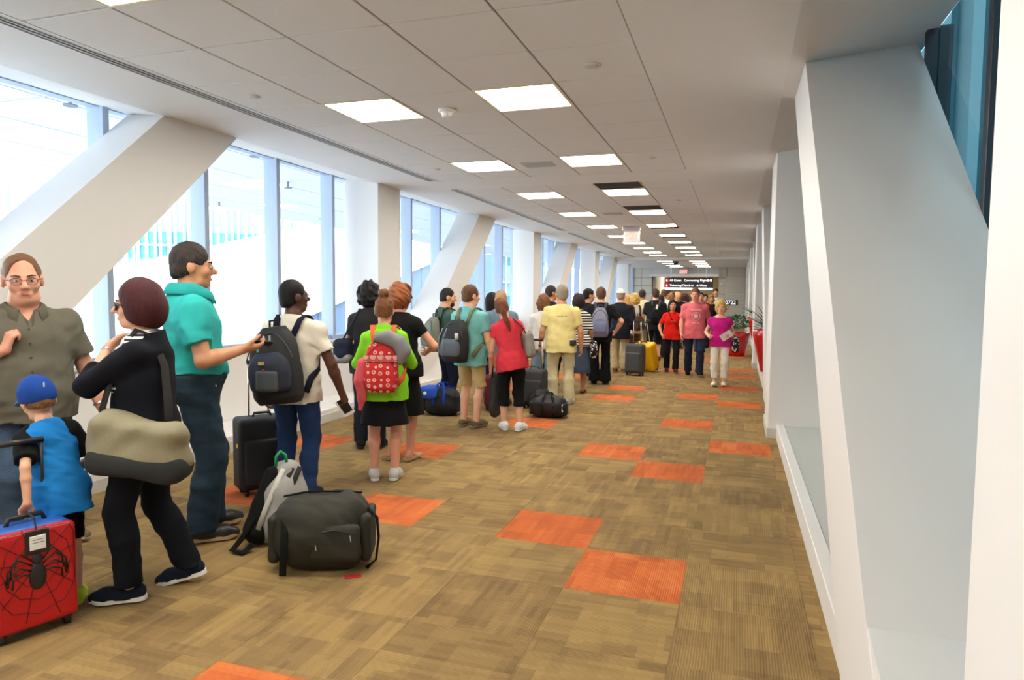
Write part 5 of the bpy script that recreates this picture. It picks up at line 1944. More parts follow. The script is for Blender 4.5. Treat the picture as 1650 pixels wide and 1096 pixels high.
MB().tube([(.02, .0, .47), (.025, 0, .535), (.05, 0, .565), (.08, 0, .54), (.09, 0, .48)], .010, 8).build('green_loop', plain('green_strap', (30, 160, 90), .6), hb, True)
bt = thing('water_bottle', 'small clear water bottle in the side pocket of the hiking backpack', 'bottle', tuple(hb.matrix_basis @ Vector((-.02, -.16, .05))))
MB().lathe([(.022, 0), (.028, .01), (.028, .10), (.012, .13), (.012, .135)], 14).build('bottle_body', plain('bottle_plastic', (150, 160, 158), .15), bt, True)
MB().lathe([(.014, .135), (.014, .155)], 14).build('cap', M_WHITEP, bt)
MB().tube([(-.12, -.10, .20), (-.20, -.12, .08), (-.26, -.14, .02), (-.21, -.20, .015), (-.15, -.16, .04)], 0, 8, True, (.020, .007), (0, -.3, 1)).build('shoulder_strap', cloth((20, 20, 20)), hb, True)
# ================================================================== THE QUEUE
MV = .011
hold = lambda z=1.12, y=.26: ({'to': (.10, y, z), 'hint': (.8, -.6, -.6), 'palm': (-.6, 0, 1), 'dir': (-.3, 1, .1)}, {'to': (-.10, y, z), 'hint': (-.8, -.6, -.6), 'palm': (.6, 0, 1), 'dir': (.3, 1, .1)})
# --- girl in lime green with red floral backpack
p6 = Person('girl with hair bun in lime green shirt and black skirt', (620, 773), 6, 1.58, 'f', 1.04, .0, vox=.009, tone='pink', seed=6, head=(4, 6, 0), arms=hold())
dress(p6, (cloth((134, 214, 44)), -.16, 1.35), ('skirt', cloth((18, 18, 24)), .54), ((200, 200, 202), (235, 235, 232), 'sneaker'), ('bun', (116, 72, 40)))
s = SDF().ell(p6.tp((0, -.085, .465)), (.10, .055, .05), .03, False, p6.Rt).ell(p6.tp((0, -.05, .52)), (.075, .06, .04), .03, False, p6.Rt).wrinkle(.006, 40, 3)
sdf_obj('hood', s, .010, cloth((134, 214, 44)), p6.root)
redp = blotch('red_floral', (206, 40, 42), (236, 200, 190), 17.0, .30, .35, (206, 70, 66))
bk6, T6 = backpack(p6, 'red patterned backpack with pale round flowers on the girl in green', redp, redp, plain('orange_strap', (232, 96, 50), .7), (.155, .095, .235), .175, .009, .0, plain('zip_red', (170, 60, 60), .6), True, 0, 0, (.86, .56, -.30))
MB().box((-.15, -.010, -.03), (.15, .006, .03), .006, Matrix.Translation(T6((0, -.088, .075)))).build('flower_band', blotch('red_band', (196, 84, 84), (226, 168, 160), 15, .42, .1), bk6)
pl = worn(p6, 'neck_pillow', 'grey neck pillow hooked over the red floral backpack', 'pillow')
pts = [T6((.135 + .0, -.02, .10)), T6((.165, -.03, .17)), T6((.13, -.03, .235)), T6((.05, -.02, .27)), T6((-.03, -.01, .265))]
sdf_obj('cushion', SDF().chain([T6((.17, -.04, .06)), T6((.20, -.04, .14)), T6((.155, -.03, .215)), T6((.06, -.02, .262)), T6((-.03, -.01, .262))], [.045, .058, .062, .058, .042], .04).wrinkle(.002, 20, 2), .010, plain('pillow_grey', (128, 128, 132), .85, bump=.2), pl)
MB().tube([T6((-.03, -.01, .30)), T6((-.06, 0, .25)), T6((-.07, .0, .20))], .008, 6).build('clip_cord', cloth((96, 80, 80)), pl)
jk = worn(p6, 'jacket', 'pink jacket hanging beside the red floral backpack', 'jacket')
sdf_obj('folded_cloth', SDF().chain([(-.17, -.20, .20), (-.19, -.21, .05), (-.18, -.20, -.12)], [.045, .06, .04], .03).chain([(-.18, -.2, -.05), (-.20, -.19, -.22)], [.035, .025], .03).wrinkle(.008, 40, 9, (1, .2, .1)), .010, cloth((224, 98, 108)), jk)
MB().tube([(-.14, -.21, .26), (-.17, -.22, .20), (-.19, -.23, .12)], .018, 8).build('sleeve', cloth((224, 98, 108)), jk, True)

# --- woman in black dress
p7 = Person('woman with wavy auburn hair in fitted black dress and sandals', (646, 741), 22, 1.70, 'f', 1.03, .0, vox=.009, tone='pink', seed=7, head=(10, 12, -6),
            arms=({'to': (.19, .24, 1.06), 'hint': (1, -.5, -.4)}, {'to': (-.10, .26, 1.06), 'hint': (-.8, -.6, -.6)}))
dress(p7, (cloth((20, 20, 22)), -.10, .45), ('skirt', cloth((18, 18, 20)), .46), ((206, 178, 140), (196, 160, 120), 'sandal'), ('curly', (138, 78, 44)))
hung_bag('thin grey strap bag of the woman in black dress', p7, cloth((90, 88, 80)), cloth((150, 146, 130)), (.0, .20, .0), (.10, .05, .07),
         [(-.12, .17, .02), (-.15, .12, .28), (-.09, .04, .50), (-.06, -.05, .50), (.06, -.13, .36), (.17, -.06, .10), (.14, .12, -.0)], 'crossbody_bag', 2, .011, None, .008)
# --- black haired person hidden behind
p8 = Person('person with black gathered hair standing hidden behind the girl in green', (596, 722), 12, 1.72, 'f', 1.0, .0, vox=.012, tone='brown', seed=8, arms=hold(1.0))
dress(p8, (cloth((40, 40, 44)), -.14, .6), ('trousers', cloth((36, 38, 48))), ((40, 40, 40), (60, 60, 60), 'sneaker'), ('curly', (18, 16, 18)))
hung_bag('round navy and grey shoulder bag left of the girl in green', p8, cloth((34, 42, 60)), cloth((24, 26, 32)), (-.25, -.08, .10), (.085, .13, .13),
         [(-.25, .02, .18), (-.18, .10, .36), (-.10, .02, .525), (-.09, -.06, .51), (-.16, -.14, .36), (-.25, -.17, .18)], 'shoulder_bag', 5, .011, cloth((150, 156, 160)), .016)

# --- bearded man with grey-green backpack, looking right
p9 = Person('bearded man in dark green shirt looking right with a grey backpack', (719, 660), 62, 1.68, 'm', 1.0, .0, vox=MV, tone='tan', seed=9, head=(18, 6, 0), arms=({'to': (.20, .2, .86)}, {'to': (-.2, .2, .9)}))
dress(p9, (cloth((62, 88, 74)), -.10, .6), ('trousers', cloth((20, 24, 40))), ((200, 200, 200), (230, 230, 228), 'sneaker'), ('buzz', (34, 26, 22)), False, True)
s = SDF().ell(p9.hp((0, .045, -.010)), np.array((.060, .058, .045)) * p9.hs, .01, False, p9.Rh).ell(p9.hp((0, .02, .045)), np.array((.09, .045, .05)), .01, True, p9.Rh).ell(p9.hp((0, .115, .035)), np.array((.04, .05, .040)), .01, True, p9.Rh)
sdf_obj('beard', s, .008, hairm((40, 30, 26)), p9.root)
backpack(p9, 'grey-green backpack with black straps on the bearded man', plain('pack_sage', (112, 118, 104), .8, 0, .1, 10, .2), plain('pack_sage2', (96, 102, 92), .8), M_BLACK, (.15, .10, .24), .16, .011)
floor_duffel('blue and black duffel bag on the floor beside the bearded man', place(713, 668), math.degrees(view_ang(ground(713, 668))) + 20, .46, .30, .36, plain('duffel_blk', (20, 22, 28), .75), cloth((26, 70, 170)), 7, .013, True)
g = ground(716, 664)
bl = bpy.data.objects['duffel_bag.001']
sdf_obj('blue_panel', SDF().box((-.14, -.06, .30), (.11, .13, .085), .05, .02).wrinkle(.006, 30, 4), .012, plain('duffel_blue', (34, 84, 196), .7), bl)
MB().lathe([(.022, 0), (.022, .006)], 14, Matrix.Translation((-.17, -.19, .30)) @ Matrix.Rotation(1.3, 4, 'X')).build('badge', M_WHITEP, bl)

# --- man in light teal shirt and khaki shorts
p10 = Person('man in light teal T-shirt and khaki shorts with a dark backpack', (757, 688), 34, 1.71, 'm', 1.08, .02, vox=.010, tone='fair', seed=10, head=(22, 0, 0),
             arms=({'to': (.29, .10, .80), 'curl': 1.3}, {'to': (-.16, .22, .92)}))
dress(p10, (cloth((118, 186, 184)), -.17, .62), ('shorts', cloth((196, 174, 122)), .50, .105), ((112, 96, 72), (150, 136, 110), 'flat'), ('short', (98, 66, 44)), False, True)
bk10, T10 = backpack(p10, 'black and slate backpack with bottle tag on man in teal shirt', plain('pack_blk2', (30, 31, 32), .75, 0, .1, 10, .25), plain('pack_slate', (86, 94, 104), .75), plain('strap_olive', (110, 116, 88), .8), (.17, .12, .25), .14, .010, -.04)
MB().tube([T10((.10, -.10, .02)), T10((.10, -.105, .10))], .022, 10).build('bottle', plain('pack_bottle', (200, 204, 204), .3), bk10, True)
for q in (-.06, .0):
    MB().tube([T10((q - .06, -.155, -.16)), T10((q - .06, -.160, .02)), T10((q - .02, -.13, .16))], .004, 6).build('seam_piping', plain('piping_lt', (150, 160, 170), .6), bk10, True)
gb = thing('instrument_bag', 'small black soft instrument case hanging from the teal-shirt man\'s hand', 'bag')
gp = p10.wp(p10.grip(0, .085, .02))
gb.location = gp
gb.rotation_euler = (0, 0, -p10.fac)
gbm = plain('gig_black', (40, 40, 40), .7, 0, .1, 10, .2)
sdf_obj('case_body', SDF().chain([(0, 0, -.12), (0, .0, -.36)], [.045, .055], .02).ell((0, .02, -.50), (.055, .12, .12), .05).wrinkle(.003, 24, 4), .011, gbm, gb)
MB().tube([(0, -.05, -.13), (0, -.045, .0), (0, .045, .0), (0, .05, -.13)], .012, 8).build('handle', M_BLACK, gb, True)
# --- people beyond: grey-blue shirt man, small dark haired one
p11b = Person('dark haired person in blue between the teal and grey-blue shirted men', (792, 646), 20, 1.62, 'f', 1.0, .0, vox=.014, tone='mid', seed=11, arms=hold())
dress(p11b, (cloth((36, 62, 168)), -.14, .6), ('trousers', cloth((40, 44, 90))), None, ('shoulder', (30, 24, 24)))
p11 = Person('man with cropped fair hair in grey-blue shirt and white shorts', (806, 654), 8, 1.66, 'm', 1.06, .0, vox=MV, tone='pink', seed=12, arms=({'to': (.28, .08, .84)}, {'to': (-.22, .16, .9)}))
dress(p11, (cloth((108, 128, 146)), -.20, .75), ('shorts', cloth((222, 220, 226)), .42, .11), ((60, 50, 50), (180, 90, 60), 'sneaker'), ('buzz', (176, 140, 104)))
roller_case('maroon suitcase behind the woman in red top', place(800, 661), math.degrees(view_ang(ground(800, 661))) + 170, (.34, .22, .44), plain('case_maroon', (96, 24, 36), .7), M_BLACK, 0, vox=.016, pocket=False)
# --- woman in red top, leaning
p12 = Person('woman with auburn ponytail in coral red top and black capri leggings', (824, 694), -14, 1.58, 'f', 1.0, .0, vox=.010, tone='fair', seed=13, lean=9, side=-9, head=(14, 12, -8),
             arms=({'to': (.17, .24, 1.0), 'hint': (1, -.8, 0)}, {'to': (-.24, .22, .74), 'hint': (-.6, -1, 0)}), feet=[{'at': (.10, -.04, .085), 'yaw': 40}, {'at': (-.08, .06, .085), 'yaw': 0}])
dress(p12, (cloth((216, 60, 74)), -.14, .35), ('capris', cloth((18, 18, 20)), .32, .062), ((236, 238, 240), (245, 245, 245), 'sneaker'), ('ponytail', (112, 62, 38)))
hung_bag('slouchy grey shoulder bag of the woman in coral red top', p12, plain('bag_grey', (134, 132, 122), .8, 0, .1, 8, .2), cloth((66, 40, 36)), (.225, -.06, .14), (.055, .14, .16),
         [(.20, .06, .26), (.15, .07, .42), (.10, .0, .52), (.10, -.07, .50), (.16, -.14, .40), (.21, -.17, .26)], 'shoulder_bag', 6, .011, None, .014)
g = ground(868, 662)
floor_duffel('rounded black bag behind the black duffel on the floor', place(868, 658), 60, .40, .30, .30, plain('bag_blk3', (26, 27, 26), .6), cloth((40, 40, 40)), 8, .014, False)
df2 = floor_duffel('small black duffel bag with white label on the floor', place(884, 672), math.degrees(view_ang(ground(884, 672))) + 6, .46, .28, .27, plain('bag_blk4', (20, 20, 21), .6), cloth((36, 36, 36)), 9, .013, True)
MB().box((-.004, -.045, -.05), (.004, .045, .05), .002, Matrix.Translation((.205, -.10, .14)) @ Matrix.Rotation(-.6, 4, 'Z')).build('white_label', M_PAPER, df2)
roller_case('dark grey suitcase pulled by the man in pale yellow', place(861, 657), math.degrees(view_ang(ground(866, 652))) + 200, (.34, .22, .50), plain('case_grey3', (52, 54, 56), .7), M_BLACK, .40, vox=.016)

# --- further along
Q = dict(vox=.013)
p13 = Person('woman with short brown hair in white blouse and light jeans', (874, 641), 4, 1.60, 'f', 1.12, .0, tone='fair', seed=14, arms=hold(1.0), **Q)
dress(p13, (cloth((232, 230, 226)), -.10, .8), ('trousers', denim((150, 172, 204))), ((170, 130, 90), (120, 90, 60), 'flat'), ('curly', (122, 80, 50)))
p14 = Person('balding man in dark suit jacket beyond the woman in white blouse', (886, 622), 40, 1.76, 'm', 1.05, .0, tone='mid', seed=15, arms=hold(1.0), head=(20, 0, 0), **Q)
dress(p14, (cloth((26, 26, 34)), -.2, 1.9, 'jacket'), ('trousers', cloth((26, 26, 32))), None, ('buzz', (44, 36, 34)))
p15 = Person('grey-haired man in pale yellow T-shirt and cream cargo trousers', (903, 651), -4, 1.74, 'm', 1.14, .02, vox=.010, tone='tan', seed=16, limb=1.05, head=(-10, 0, 0),
             arms=({'to': (.30, .06, .82), 'hint': (.7, -1, 0)}, {'to': (-.30, .10, .84), 'curl': 1.0}), feet=[{'at': (.12, .0, .085), 'yaw': 28}, {'at': (-.12, .02, .085), 'yaw': -4}])
dress(p15, (cloth((234, 218, 148)), -.17, .72), ('trousers', cloth((216, 204, 164)), .08, .085), ((226, 222, 210), (240, 238, 232), 'sneaker'), ('short', (150, 136, 118)))
for sx in (-1, 1):
    sdf_obj('cargo_pocket', SDF().box(p15.kne[0 if sx > 0 else 1] + np.array([sx * .075, 0, .13]), (.012, .06, .075), .01, .01), .011, cloth((206, 194, 154)), p15.root)
dv = nrm(p15.wri[1] - p15.elb[1])
MB().lathe([(.031, -.010), (.034, 0), (.031, .010)], 16, Matrix.Translation(p15.wri[1] - dv * .015) @ Vector(dv).to_track_quat('Z', 'Y').to_matrix().to_4x4(), False, False).build('wrist_band', M_BLACK, p15.root, True)
wl_ = worn(p15, 'waist_pouch', 'small black pouch at the waist of the man in pale yellow', 'pouch')
sdf_obj('pouch', SDF().box((.16, -.13, -.02), (.05, .03, .045), .025, .01), .011, M_BLACK, wl_)
MB().tube([(.10, -.15, .02), (.16, -.165, .025), (.21, -.13, .02)], .004, 5).build('zip', M_CHROME, wl_)
bl_txt = plain('print_faint', (196, 170, 130), .9)
for k, (x, w) in enumerate(((-.05, .028), (.0, .02), (.045, .025))):
    MB().box((-w, -.002, -.009), (w, .002, .009), .001, Matrix(np.vstack([np.hstack([p15.Rt, p15.tp((x, -.147, .36))[:, None]]), [0, 0, 0, 1]]).tolist())).build('back_print', bl_txt, p15.root)
p16 = Person('dark-haired woman in black and white striped top and denim skirt', (930, 633), -2, 1.62, 'f', 1.06, .0, tone='mid', seed=17, arms=({'to': (.23, .08, .84)}, hold()[1]), **Q)
dress(p16, (stripes('bw_stripe', (236, 234, 228), (26, 26, 30), 22), -.10, .85), ('skirt', denim((70, 84, 108)), .36), ((110, 40, 36), (90, 36, 30), 'sandal'), ('bob', (38, 26, 26)))
hung_bag('black and white floral tote carried by the woman in stripes', p16, blotch('bw_floral', (24, 24, 26), (232, 230, 226), 26, .42, 1.0), M_BLACK, (.27, -.02, -.16), (.06, .13, .15),
         [(.26, .07, -.03), (.25, .03, .0), (.24, -.02, .02), (.25, -.06, .0), (.26, -.10, -.03)], 'tote_bag', 5, .012, None, .012)
p17 = Person('dark-haired man with sunglasses on his head in dark shirt', (946, 612), 50, 1.72, 'm', 1.0, .0, tone='tan', seed=18, arms=hold(1.0), head=(20, 0, 0), **Q)
dress(p17, (cloth((32, 32, 38)), -.12, .6), ('trousers', cloth((30, 34, 46))), None, ('short', (30, 24, 22)))
p18 = Person('brown-haired man in black with a grey-blue backpack', (966, 619), 2, 1.74, 'm', 1.05, .0, vox=.011, tone='fair', seed=19, arms=({'to': (.27, .12, .95), 'hint': (1, -.6, 0)}, {'to': (-.24, .10, .84)}))
dress(p18, (cloth((28, 28, 32)), -.16, .75), ('trousers', cloth((14, 14, 17)), .06, .11), ((24, 24, 26), (40, 40, 40), 'sneaker'), ('short', (98, 68, 46)))
backpack(p18, 'grey-blue backpack on the brown-haired man in black', plain('pack_lilac', (128, 132, 152), .8, 0, .08, 10, .2), plain('pack_lilac2', (112, 118, 150), .8), plain('strap_lilac', (60, 62, 74), .8), (.15, .10, .26), .19, .012)
p19 = Person('man in dark blazer, khaki trousers and pale cap', (998, 600), 14, 1.72, 'm', 1.04, .0, tone='fair', seed=20, arms=({'to': (.25, .12, .88)}, hold()[1]), **Q)
dress(p19, (cloth((28, 30, 38)), -.22, 1.9, 'blazer'), ('trousers', cloth((188, 168, 128)), .08, .085), ((120, 96, 70), (160, 140, 110), 'sneaker'), ('buzz', (150, 130, 110)))
s = SDF().ell(p19.hp((0, -.01, .11)), np.array((.088, .104, .105)) * p19.hs, .02, False, p19.Rh)
s.cut(p19.Rh @ np.array([0, 0, -1]), p19.hp((0, 0, .11)))
hat = sdf_obj('cap', s, .011, cloth((228, 222, 206)), p19.root)
sdf_obj('visor', SDF().ell(p19.hp((0, .12, .115)), np.array((.07, .07, .012)), .01, False, p19.Rh), .010, cloth((228, 222, 206)), hat)
sdf_obj('hat_band', SDF().ell(p19.hp((0, -.01, .12)), np.array((.093, .109, .018)) * p19.hs, .01, False, p19.Rh), .009, cloth((40, 34, 32)), hat)
p20 = Person('woman with long blonde hair in mint top beyond the blazer', (1010, 586), 10, 1.62, 'f', 1.0, .0, tone='fair', seed=21, arms=hold(1.0), **Q)
dress(p20, (cloth((130, 200, 186)), -.14, .5), ('trousers', cloth((190, 180, 160))), None, ('long', (178, 134, 76)))
p21 = Person('woman with short blonde hair in sleeveless white top and brown vest', (1020, 593), -35, 1.64, 'f', 1.1, .02, tone='tan', seed=22, arms=({'to': (.22, .10, .86)}, {'to': (-.24, .12, .86), 'hint': (-.6, -1, 0)}), head=(-14, 0, 0), **Q)
dress(p21, (cloth((226, 222, 216)), -.12, 0), ('trousers', cloth((92, 74, 56))), None, ('curly', (206, 164, 92)))
backpack(p21, 'brown canvas backpack on the short-haired blonde woman', cloth((84, 62, 46)), cloth((76, 56, 42)), cloth((70, 50, 38)), (.13, .08, .17), .12, .013)
roller_case('dark grey soft suitcase beside the yellow suitcase', place(1023, 605), 190, (.36, .26, .58), plain('case_dgrey', (74, 76, 78), .75, 0, .1, 10, .3, 150), M_BLACK, .45, vox=.016)
roller_case('bright yellow hard-shell suitcase with raised handle', place(1045, 598), 205, (.44, .26, .58), plain('case_yellow', (246, 190, 12), .35, 0, .04, 6), M_BLACK, .42, -18, vox=.014, pocket=False, ribs=5)
p22 = Person('man with dark hair in pale yellow shirt beyond the black-shirted man', (1033, 574), 20, 1.76, 'm', 1.05, .0, tone='mid', seed=23, arms=hold(1.0), **Q)
dress(p22, (cloth((232, 218, 170)), -.14, .7), ('trousers', cloth((110, 100, 84))), None, ('buzz', (60, 46, 40)))
p23 = Person('man in black T-shirt and black shorts with black pack and white tag', (1054, 582), -8, 1.76, 'm', 1.1, .0, tone='fair', seed=24, arms=({'to': (.28, .08, .84)}, {'to': (-.29, .10, .84), 'hint': (-.8, -1, 0)}), **Q)
dress(p23, (cloth((30, 30, 34)), -.18, .8), ('shorts', cloth((20, 20, 22)), .42, .11), ((120, 40, 40), (60, 50, 50), 'sneaker'), ('short', (64, 44, 34)))
b23, T23 = backpack(p23, 'flat black backpack with a white tag on the man in black T-shirt', cloth((22, 22, 24)), cloth((18, 18, 20)), M_BLACK, (.13, .06, .2), .18, .013)
MB().box((-.022, -.004, -.055), (.022, .004, .055), .002, Matrix.Translation(T23((0, -.075, .20))) @ Matrix.Rotation(.15, 4, 'Y')).build('white_tag', M_PAPER, b23)

# --- people walking towards the camera
step = lambda a, b: [{'at': (.09, a, .085 if a > 0 else .10), 'pitch': -6 if a > 0 else 12, 'yaw': 4}, {'at': (-.09, b, .085 if b > 0 else .10), 'pitch': -6 if b > 0 else 12, 'yaw': -4}]
WG = 'people walking towards the camera'
w1 = Person('woman in bright red T-shirt and black trousers walking this way', (1081, 600), 176, 1.52, 'f', 1.08, .02, vox=.010, tone='tan', seed=30, head=(-8, 0, 0), group=WG,
            arms=({'to': (.24, .16, .90), 'hint': (1, -.8, 0)}, {'to': (-.24, .04, .84)}), feet=step(-.16, .14))
dress(w1, (cloth((216, 34, 26)), -.14, .75), ('trousers', cloth((26, 24, 24)), .09, .075), ((70, 46, 40), (50, 40, 36), 'flat'), ('long', (30, 20, 18)), False, True)
MB().box((-.05, -.001, -.006), (.05, .002, .006), 0, Matrix(np.vstack([np.hstack([w1.Rt, w1.tp((-.01, .165, .30))[:, None]]), [0, 0, 0, 1]]).tolist())).build('shirt_print', plain('print_pink', (236, 120, 104), .9), w1.root)
hung_bag('narrow dark crossbody bag of the woman in red T-shirt', w1, cloth((50, 24, 34)), cloth((46, 26, 30)), (-.20, .03, -.04), (.05, .09, .09),
         [(-.19, .08, .04), (-.10, .16, .20), (.03, .165, .36), (.085, .05, .51), (.09, -.05, .50), (.0, -.15, .3), (-.16, -.08, .06)], 'crossbody_bag', 7, .012, None, .009)
w2 = Person('man in pink printed T-shirt and dark jeans walking this way', (1117, 605), 172, 1.76, 'm', 1.1, .02, vox=.010, tone='pink', seed=31, head=(18, 4, 0), group=WG,
            arms=({'to': (.27, .12, .84)}, {'to': (-.30, -.02, .86)}), feet=step(-.16, .18))
dress(w2, (cloth((226, 112, 120)), -.19, .75), ('trousers', denim((34, 44, 66)), .08, .076), ((28, 24, 24), (30, 28, 28), 'sneaker'), ('short', (112, 76, 52)), False, True)
pr = plain('print_white', (242, 190, 190), .9)
tf = lambda pp, q: Matrix(np.vstack([np.hstack([pp.Rt, pp.tp(q)[:, None]]), [0, 0, 0, 1]]).tolist())
yw = max(k[2] + k[3] for k in w2.keys if .1 < k[0] < .42) + .018
MB().lathe([(.072, 0), (.084, 0), (.084, .003), (.072, .003)], 28, tf(w2, (0, yw, .25)) @ Matrix.Rotation(-math.pi / 2, 4, 'X'), False, False).build('shirt_print', pr, w2.root)
MB().ball(w2.tp((0, yw, .25)), (.045, .004, .05), 14, 8).build('shirt_print', pr, w2.root)
for z, w in ((.375, .10), (.12, .06), (.09, .05)):
    MB().box((-w, -.002, -.009), (w, .003, .009), .001, tf(w2, (0, yw, z))).build('shirt_print', pr, w2.root)
w3 = Person('blonde woman in magenta top and white trousers walking this way holding a paper', (1158, 622), 180, 1.52, 'f', 1.12, .02, vox=.009, tone='fair', seed=32, head=(0, 4, 0), group=WG,
            arms=({'to': (.22, .20, 1.02), 'hint': (.45, -1, -.2), 'curl': 1.1}, {'to': (-.18, .24, 1.04), 'hint': (-.45, -1, -.2), 'curl': .8, 'palm': (.8, .3, .3), 'dir': (.5, 1, 0)}), feet=step(.06, .02))
dress(w3, (cloth((196, 30, 130)), -.12, .42, 'shirt', .455), ('capris', cloth((232, 226, 214)), .17, .068), ((236, 230, 210), (240, 236, 220), 'flat'), ('bob', (206, 166, 84)), False, True, (150, 110, 60))
hung_bag('black handbag on the right arm of the woman in magenta', w3, cloth((24, 24, 28)), M_BLACK, (.27, .0, -.06), (.06, .12, .11),
         [(.26, .08, .04), (.20, .08, .22), (.13, .04, .47), (.12, -.05, .49), (.20, -.09, .25), (.26, -.08, .04)], 'handbag', 8, .012, None, .014)
hung_bag('black and white floral tote on the left side of the woman in magenta', w3, blotch('bw_floral2', (28, 28, 28), (226, 224, 220), 20, .40, 1.0), M_BLACK, (-.30, -.06, -.08), (.07, .14, .17),
         [(-.29, .03, .06), (-.22, .06, .24), (-.13, .03, .47), (-.12, -.05, .49), (-.21, -.12, .26), (-.29, -.14, .06)], 'tote_bag', 9, .012, None, .014)
pa = thing('paper_sheet', 'white folded paper in the hand of the woman in magenta', 'paper')
pa.location = w3.wp(w3.grip(1, .10, .02))
pa.rotation_euler = (math.radians(60), math.radians(35), -w3.fac)
MB().box((-.10, -.07, 0), (.10, .07, .002)).build('sheet', M_PAPER, pa)
MB().box((-.10, -.07, .003), (.02, .06, .0045)).build('folded_half', M_PAPER, pa)

# --- dense crowd near the doorway
rc = random.Random(3)
tones = ['fair', 'tan', 'mid', 'brown', 'pink', 'dark']
crowd = [
    # px, y of ground, H, sex, colour name, shirt, hair style, hair colour, rel
    (1062, 576, 1.62, 'f', 'yellow', (240, 200, 60), 'bob', (50, 36, 30), 10, 'at the edge of the far crowd'),
    (1068, 566, 1.78, 'm', 'white', (230, 228, 224), 'short', (96, 72, 52), 15, 'with brown hair'),
    (1079, 560, 1.68, 'f', 'black', (30, 30, 34), 'shoulder', (140, 92, 54), 0, 'with light brown hair'),
    (1090, 562, 1.72, 'm', 'black', (26, 26, 28), 'fringe', (200, 176, 120), 160, 'with a pale balding head'),
    (1099, 558, 1.70, 'f', 'grey', (120, 120, 124), 'curly', (90, 50, 40), -20, 'with reddish curls'),
    (1104, 552, 1.66, 'f', 'white', (224, 220, 214), 'long', (60, 44, 36), 30, 'with long dark hair'),
    (1074, 550, 1.80, 'm', 'blue', (70, 90, 130), 'short', (40, 30, 26), 0, 'among the far heads'),
    (1127, 567, 1.70, 'm', 'dark red', (110, 30, 30), 'buzz', (60, 40, 34), 180, 'with shaved head'),
    (1134, 553, 1.66, 'f', 'charcoal', (50, 48, 50), 'bob', (34, 24, 24), 170, 'beside the pink-shirted man'),
    (1151, 548, 1.86, 'm', 'cream', (226, 208, 180), 'short', (44, 32, 28), 176, 'towering behind the magenta top'),
    (1144, 560, 1.62, 'f', 'black', (28, 26, 30), 'curly', (150, 110, 60), 178, 'partly hidden by the magenta top'),
    (1086, 548, 1.74, 'm', 'orange', (200, 110, 60), 'buzz', (60, 44, 36), 5, 'under the hanging sign'),
    (1112, 549, 1.70, 'f', 'green', (80, 120, 80), 'shoulder', (110, 70, 44), 10, 'under the hanging sign'),
    (1055, 556, 1.72, 'm', 'grey', (150, 148, 146), 'short', (80, 60, 50), 10, 'close to the window pillars'),
    (1122, 547, 1.76, 'm', 'navy', (40, 46, 76), 'short', (50, 40, 34), 170, 'near the doorway'),
    (1095, 546, 1.64, 'f', 'maroon', (100, 36, 50), 'long', (40, 30, 28), -8, 'near the doorway'),
]
for k, (px, py, H, sex, cn, sc, hs, hc, rel, wh) in enumerate(crowd):
    q = Person('%s in %s top %s' % ('man' if sex == 'm' else 'woman', cn, wh), (px, py), rel, H, sex, 1.05, .01, vox=.018, tone=tones[(k * 5 + 1) % 5], seed=50 + k, group='crowd by the doorway',
               arms=(hold(1.0) if k % 2 else ({}, {})))
    dress(q, (cloth(sc), -.14, .65), ('trousers', cloth([(40, 42, 54), (120, 106, 84), (28, 28, 30), (66, 80, 110)][k % 4])), ((50, 46, 44), (90, 90, 90), 'sneaker'), (hs, hc))

# --- planters with plants along the right side ---------------------------------------------
def planter(label, loc, h, r0, r1, group='red planters along the right side'):
    o = thing('planter', label, 'planter', loc, 0, group)
    prof = [(r0, 0), (r0 * 1.15, h * .12), (r1 * .98, h * .85), (r1, h), (r1 - .03, h), (r1 - .04, h - .06)]
    MB().lathe(prof, 28, capt=True).build('pot', plain('pot_red', (190, 16, 26), .22, 0, .03, 4, coat=.4), o, True)
    MB().lathe([(r1 - .045, h - .07), (.01, h - .055)], 20).build('soil', plain('soil', (60, 44, 34), .95), o)
    return o


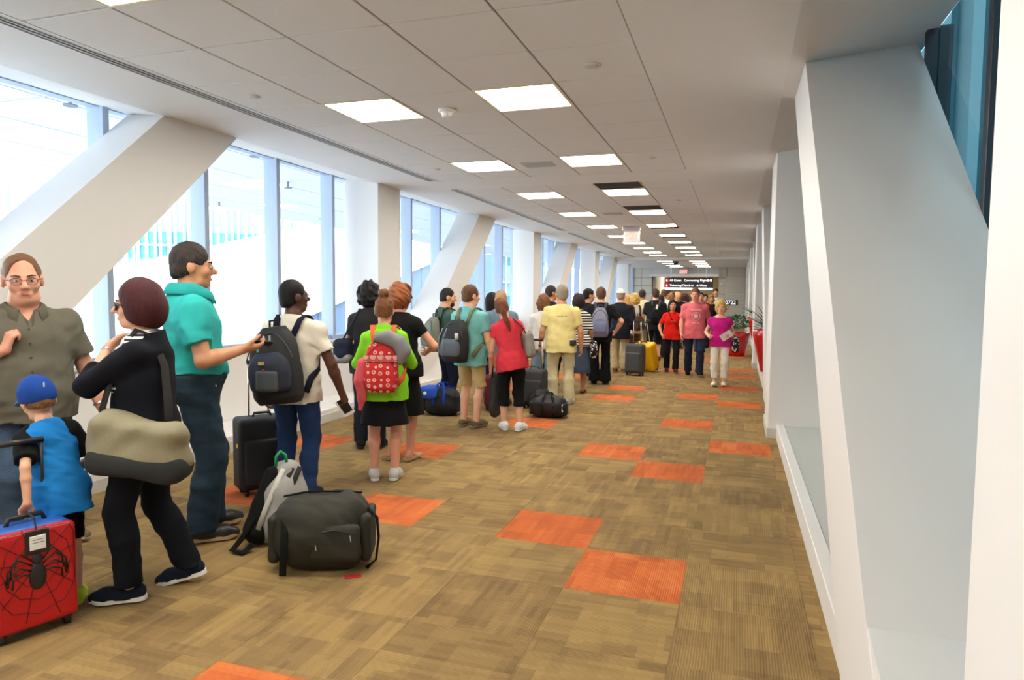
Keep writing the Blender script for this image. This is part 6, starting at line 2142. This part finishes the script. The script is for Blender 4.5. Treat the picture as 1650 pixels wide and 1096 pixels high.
def blades(name, label, loc, n, length, width, col, droop, seed):
    r = random.Random(seed)
    o = thing(name, label, 'plant', loc, 0, 'plants in the red planters')
    m = plain('leaf_%d' % col[1], col, .5, 0, .2, 6)
    for k in range(n):
        a = 2.4 * k + r.uniform(-.3, .3)
        el = r.uniform(.5, 1.35)
        L = length * r.uniform(.7, 1.1)
        dx, dy = math.cos(a), math.sin(a)
        pts, ws = [], []
        for j in range(7):
            t = j / 6
            rad = L * t * math.cos(el) * (1 + .2 * t)
            z = L * (t * math.sin(el) - droop * t * t)
            pts.append((dx * rad, dy * rad, z))
            ws.append(width * (1 - t) ** .6 * (.5 + 1.2 * min(t * 3, 1) * .5) + .001)
        vs, fs = [], []
        for p_, w in zip(pts, ws):
            vs += [(p_[0] - dy * w, p_[1] + dx * w, p_[2] + .25 * w), (p_[0], p_[1], p_[2] - .15 * w), (p_[0] + dy * w, p_[1] - dx * w, p_[2] + .25 * w)]
        for j in range(6):
            fs += [(3 * j, 3 * j + 1, 3 * j + 4, 3 * j + 3), (3 * j + 1, 3 * j + 2, 3 * j + 5, 3 * j + 4)]
        MB().add(vs, fs).build('leaf', m, o, True)
    return o


def bush(label, loc, n, R, Hh, col, seed):
    r = random.Random(seed)
    o = thing('leafy_plant', label, 'plant', loc, 0, 'plants in the red planters')
    m = plain('bleaf_%d' % col[1], col, .45, 0, .25, 8)
    base = MB().add([(0, 0, 0), (.022, .03, .012), (0, .085, 0), (-.022, .03, .012), (0, .03, -.004)], [(0, 1, 4), (1, 2, 4), (2, 3, 4), (3, 0, 4)])
    me = new_mesh('leaf', base.v, base.f, m)
    MB().tube([(0, 0, -.05), (.02, 0, Hh * .4), (0, .02, Hh * .8)], .012, 6).build('stem', plain('stem_green', (70, 90, 40), .7), o)
    for k in range(n):
        a, u = r.uniform(0, 6.283), r.uniform(-.6, 1)
        q = math.sqrt(1 - u * u) * R * r.uniform(.6, 1)
        l = link('leaf', me, o, (q * math.cos(a), q * math.sin(a), Hh * .55 + u * Hh * .5), (r.uniform(-.6, .6), r.uniform(-.8, .8), r.uniform(0, 6.28)))
        l.scale = (1.5,) * 3
    return o


g = ground(1222, 603)
planter('tall glossy red planter beside the right pillars', (.60, 13.7, .15), .80, .15, .31)
blades('spiky_plant', 'spiky long-leaved plant in the nearest tall red planter', (.60, 13.7, .88), 30, .80, .028, (46, 74, 40), .30, 4)
g = ground(1180, 574)
planter('round red planter behind the woman in magenta', (.0, 18.9, 0), .62, .20, .34)
bush('bushy green plant in the round red planter', (.0, 18.9, .62), 150, .36, .42, (44, 92, 38), 5)
planter('red planter further along by the far pillars', (.62, 21.6, .15), .80, .15, .31)
blades('spiky_plant', 'distant spiky plant in the far red planter', (.62, 21.6, .88), 20, .8, .03, (60, 84, 48), .2, 8)
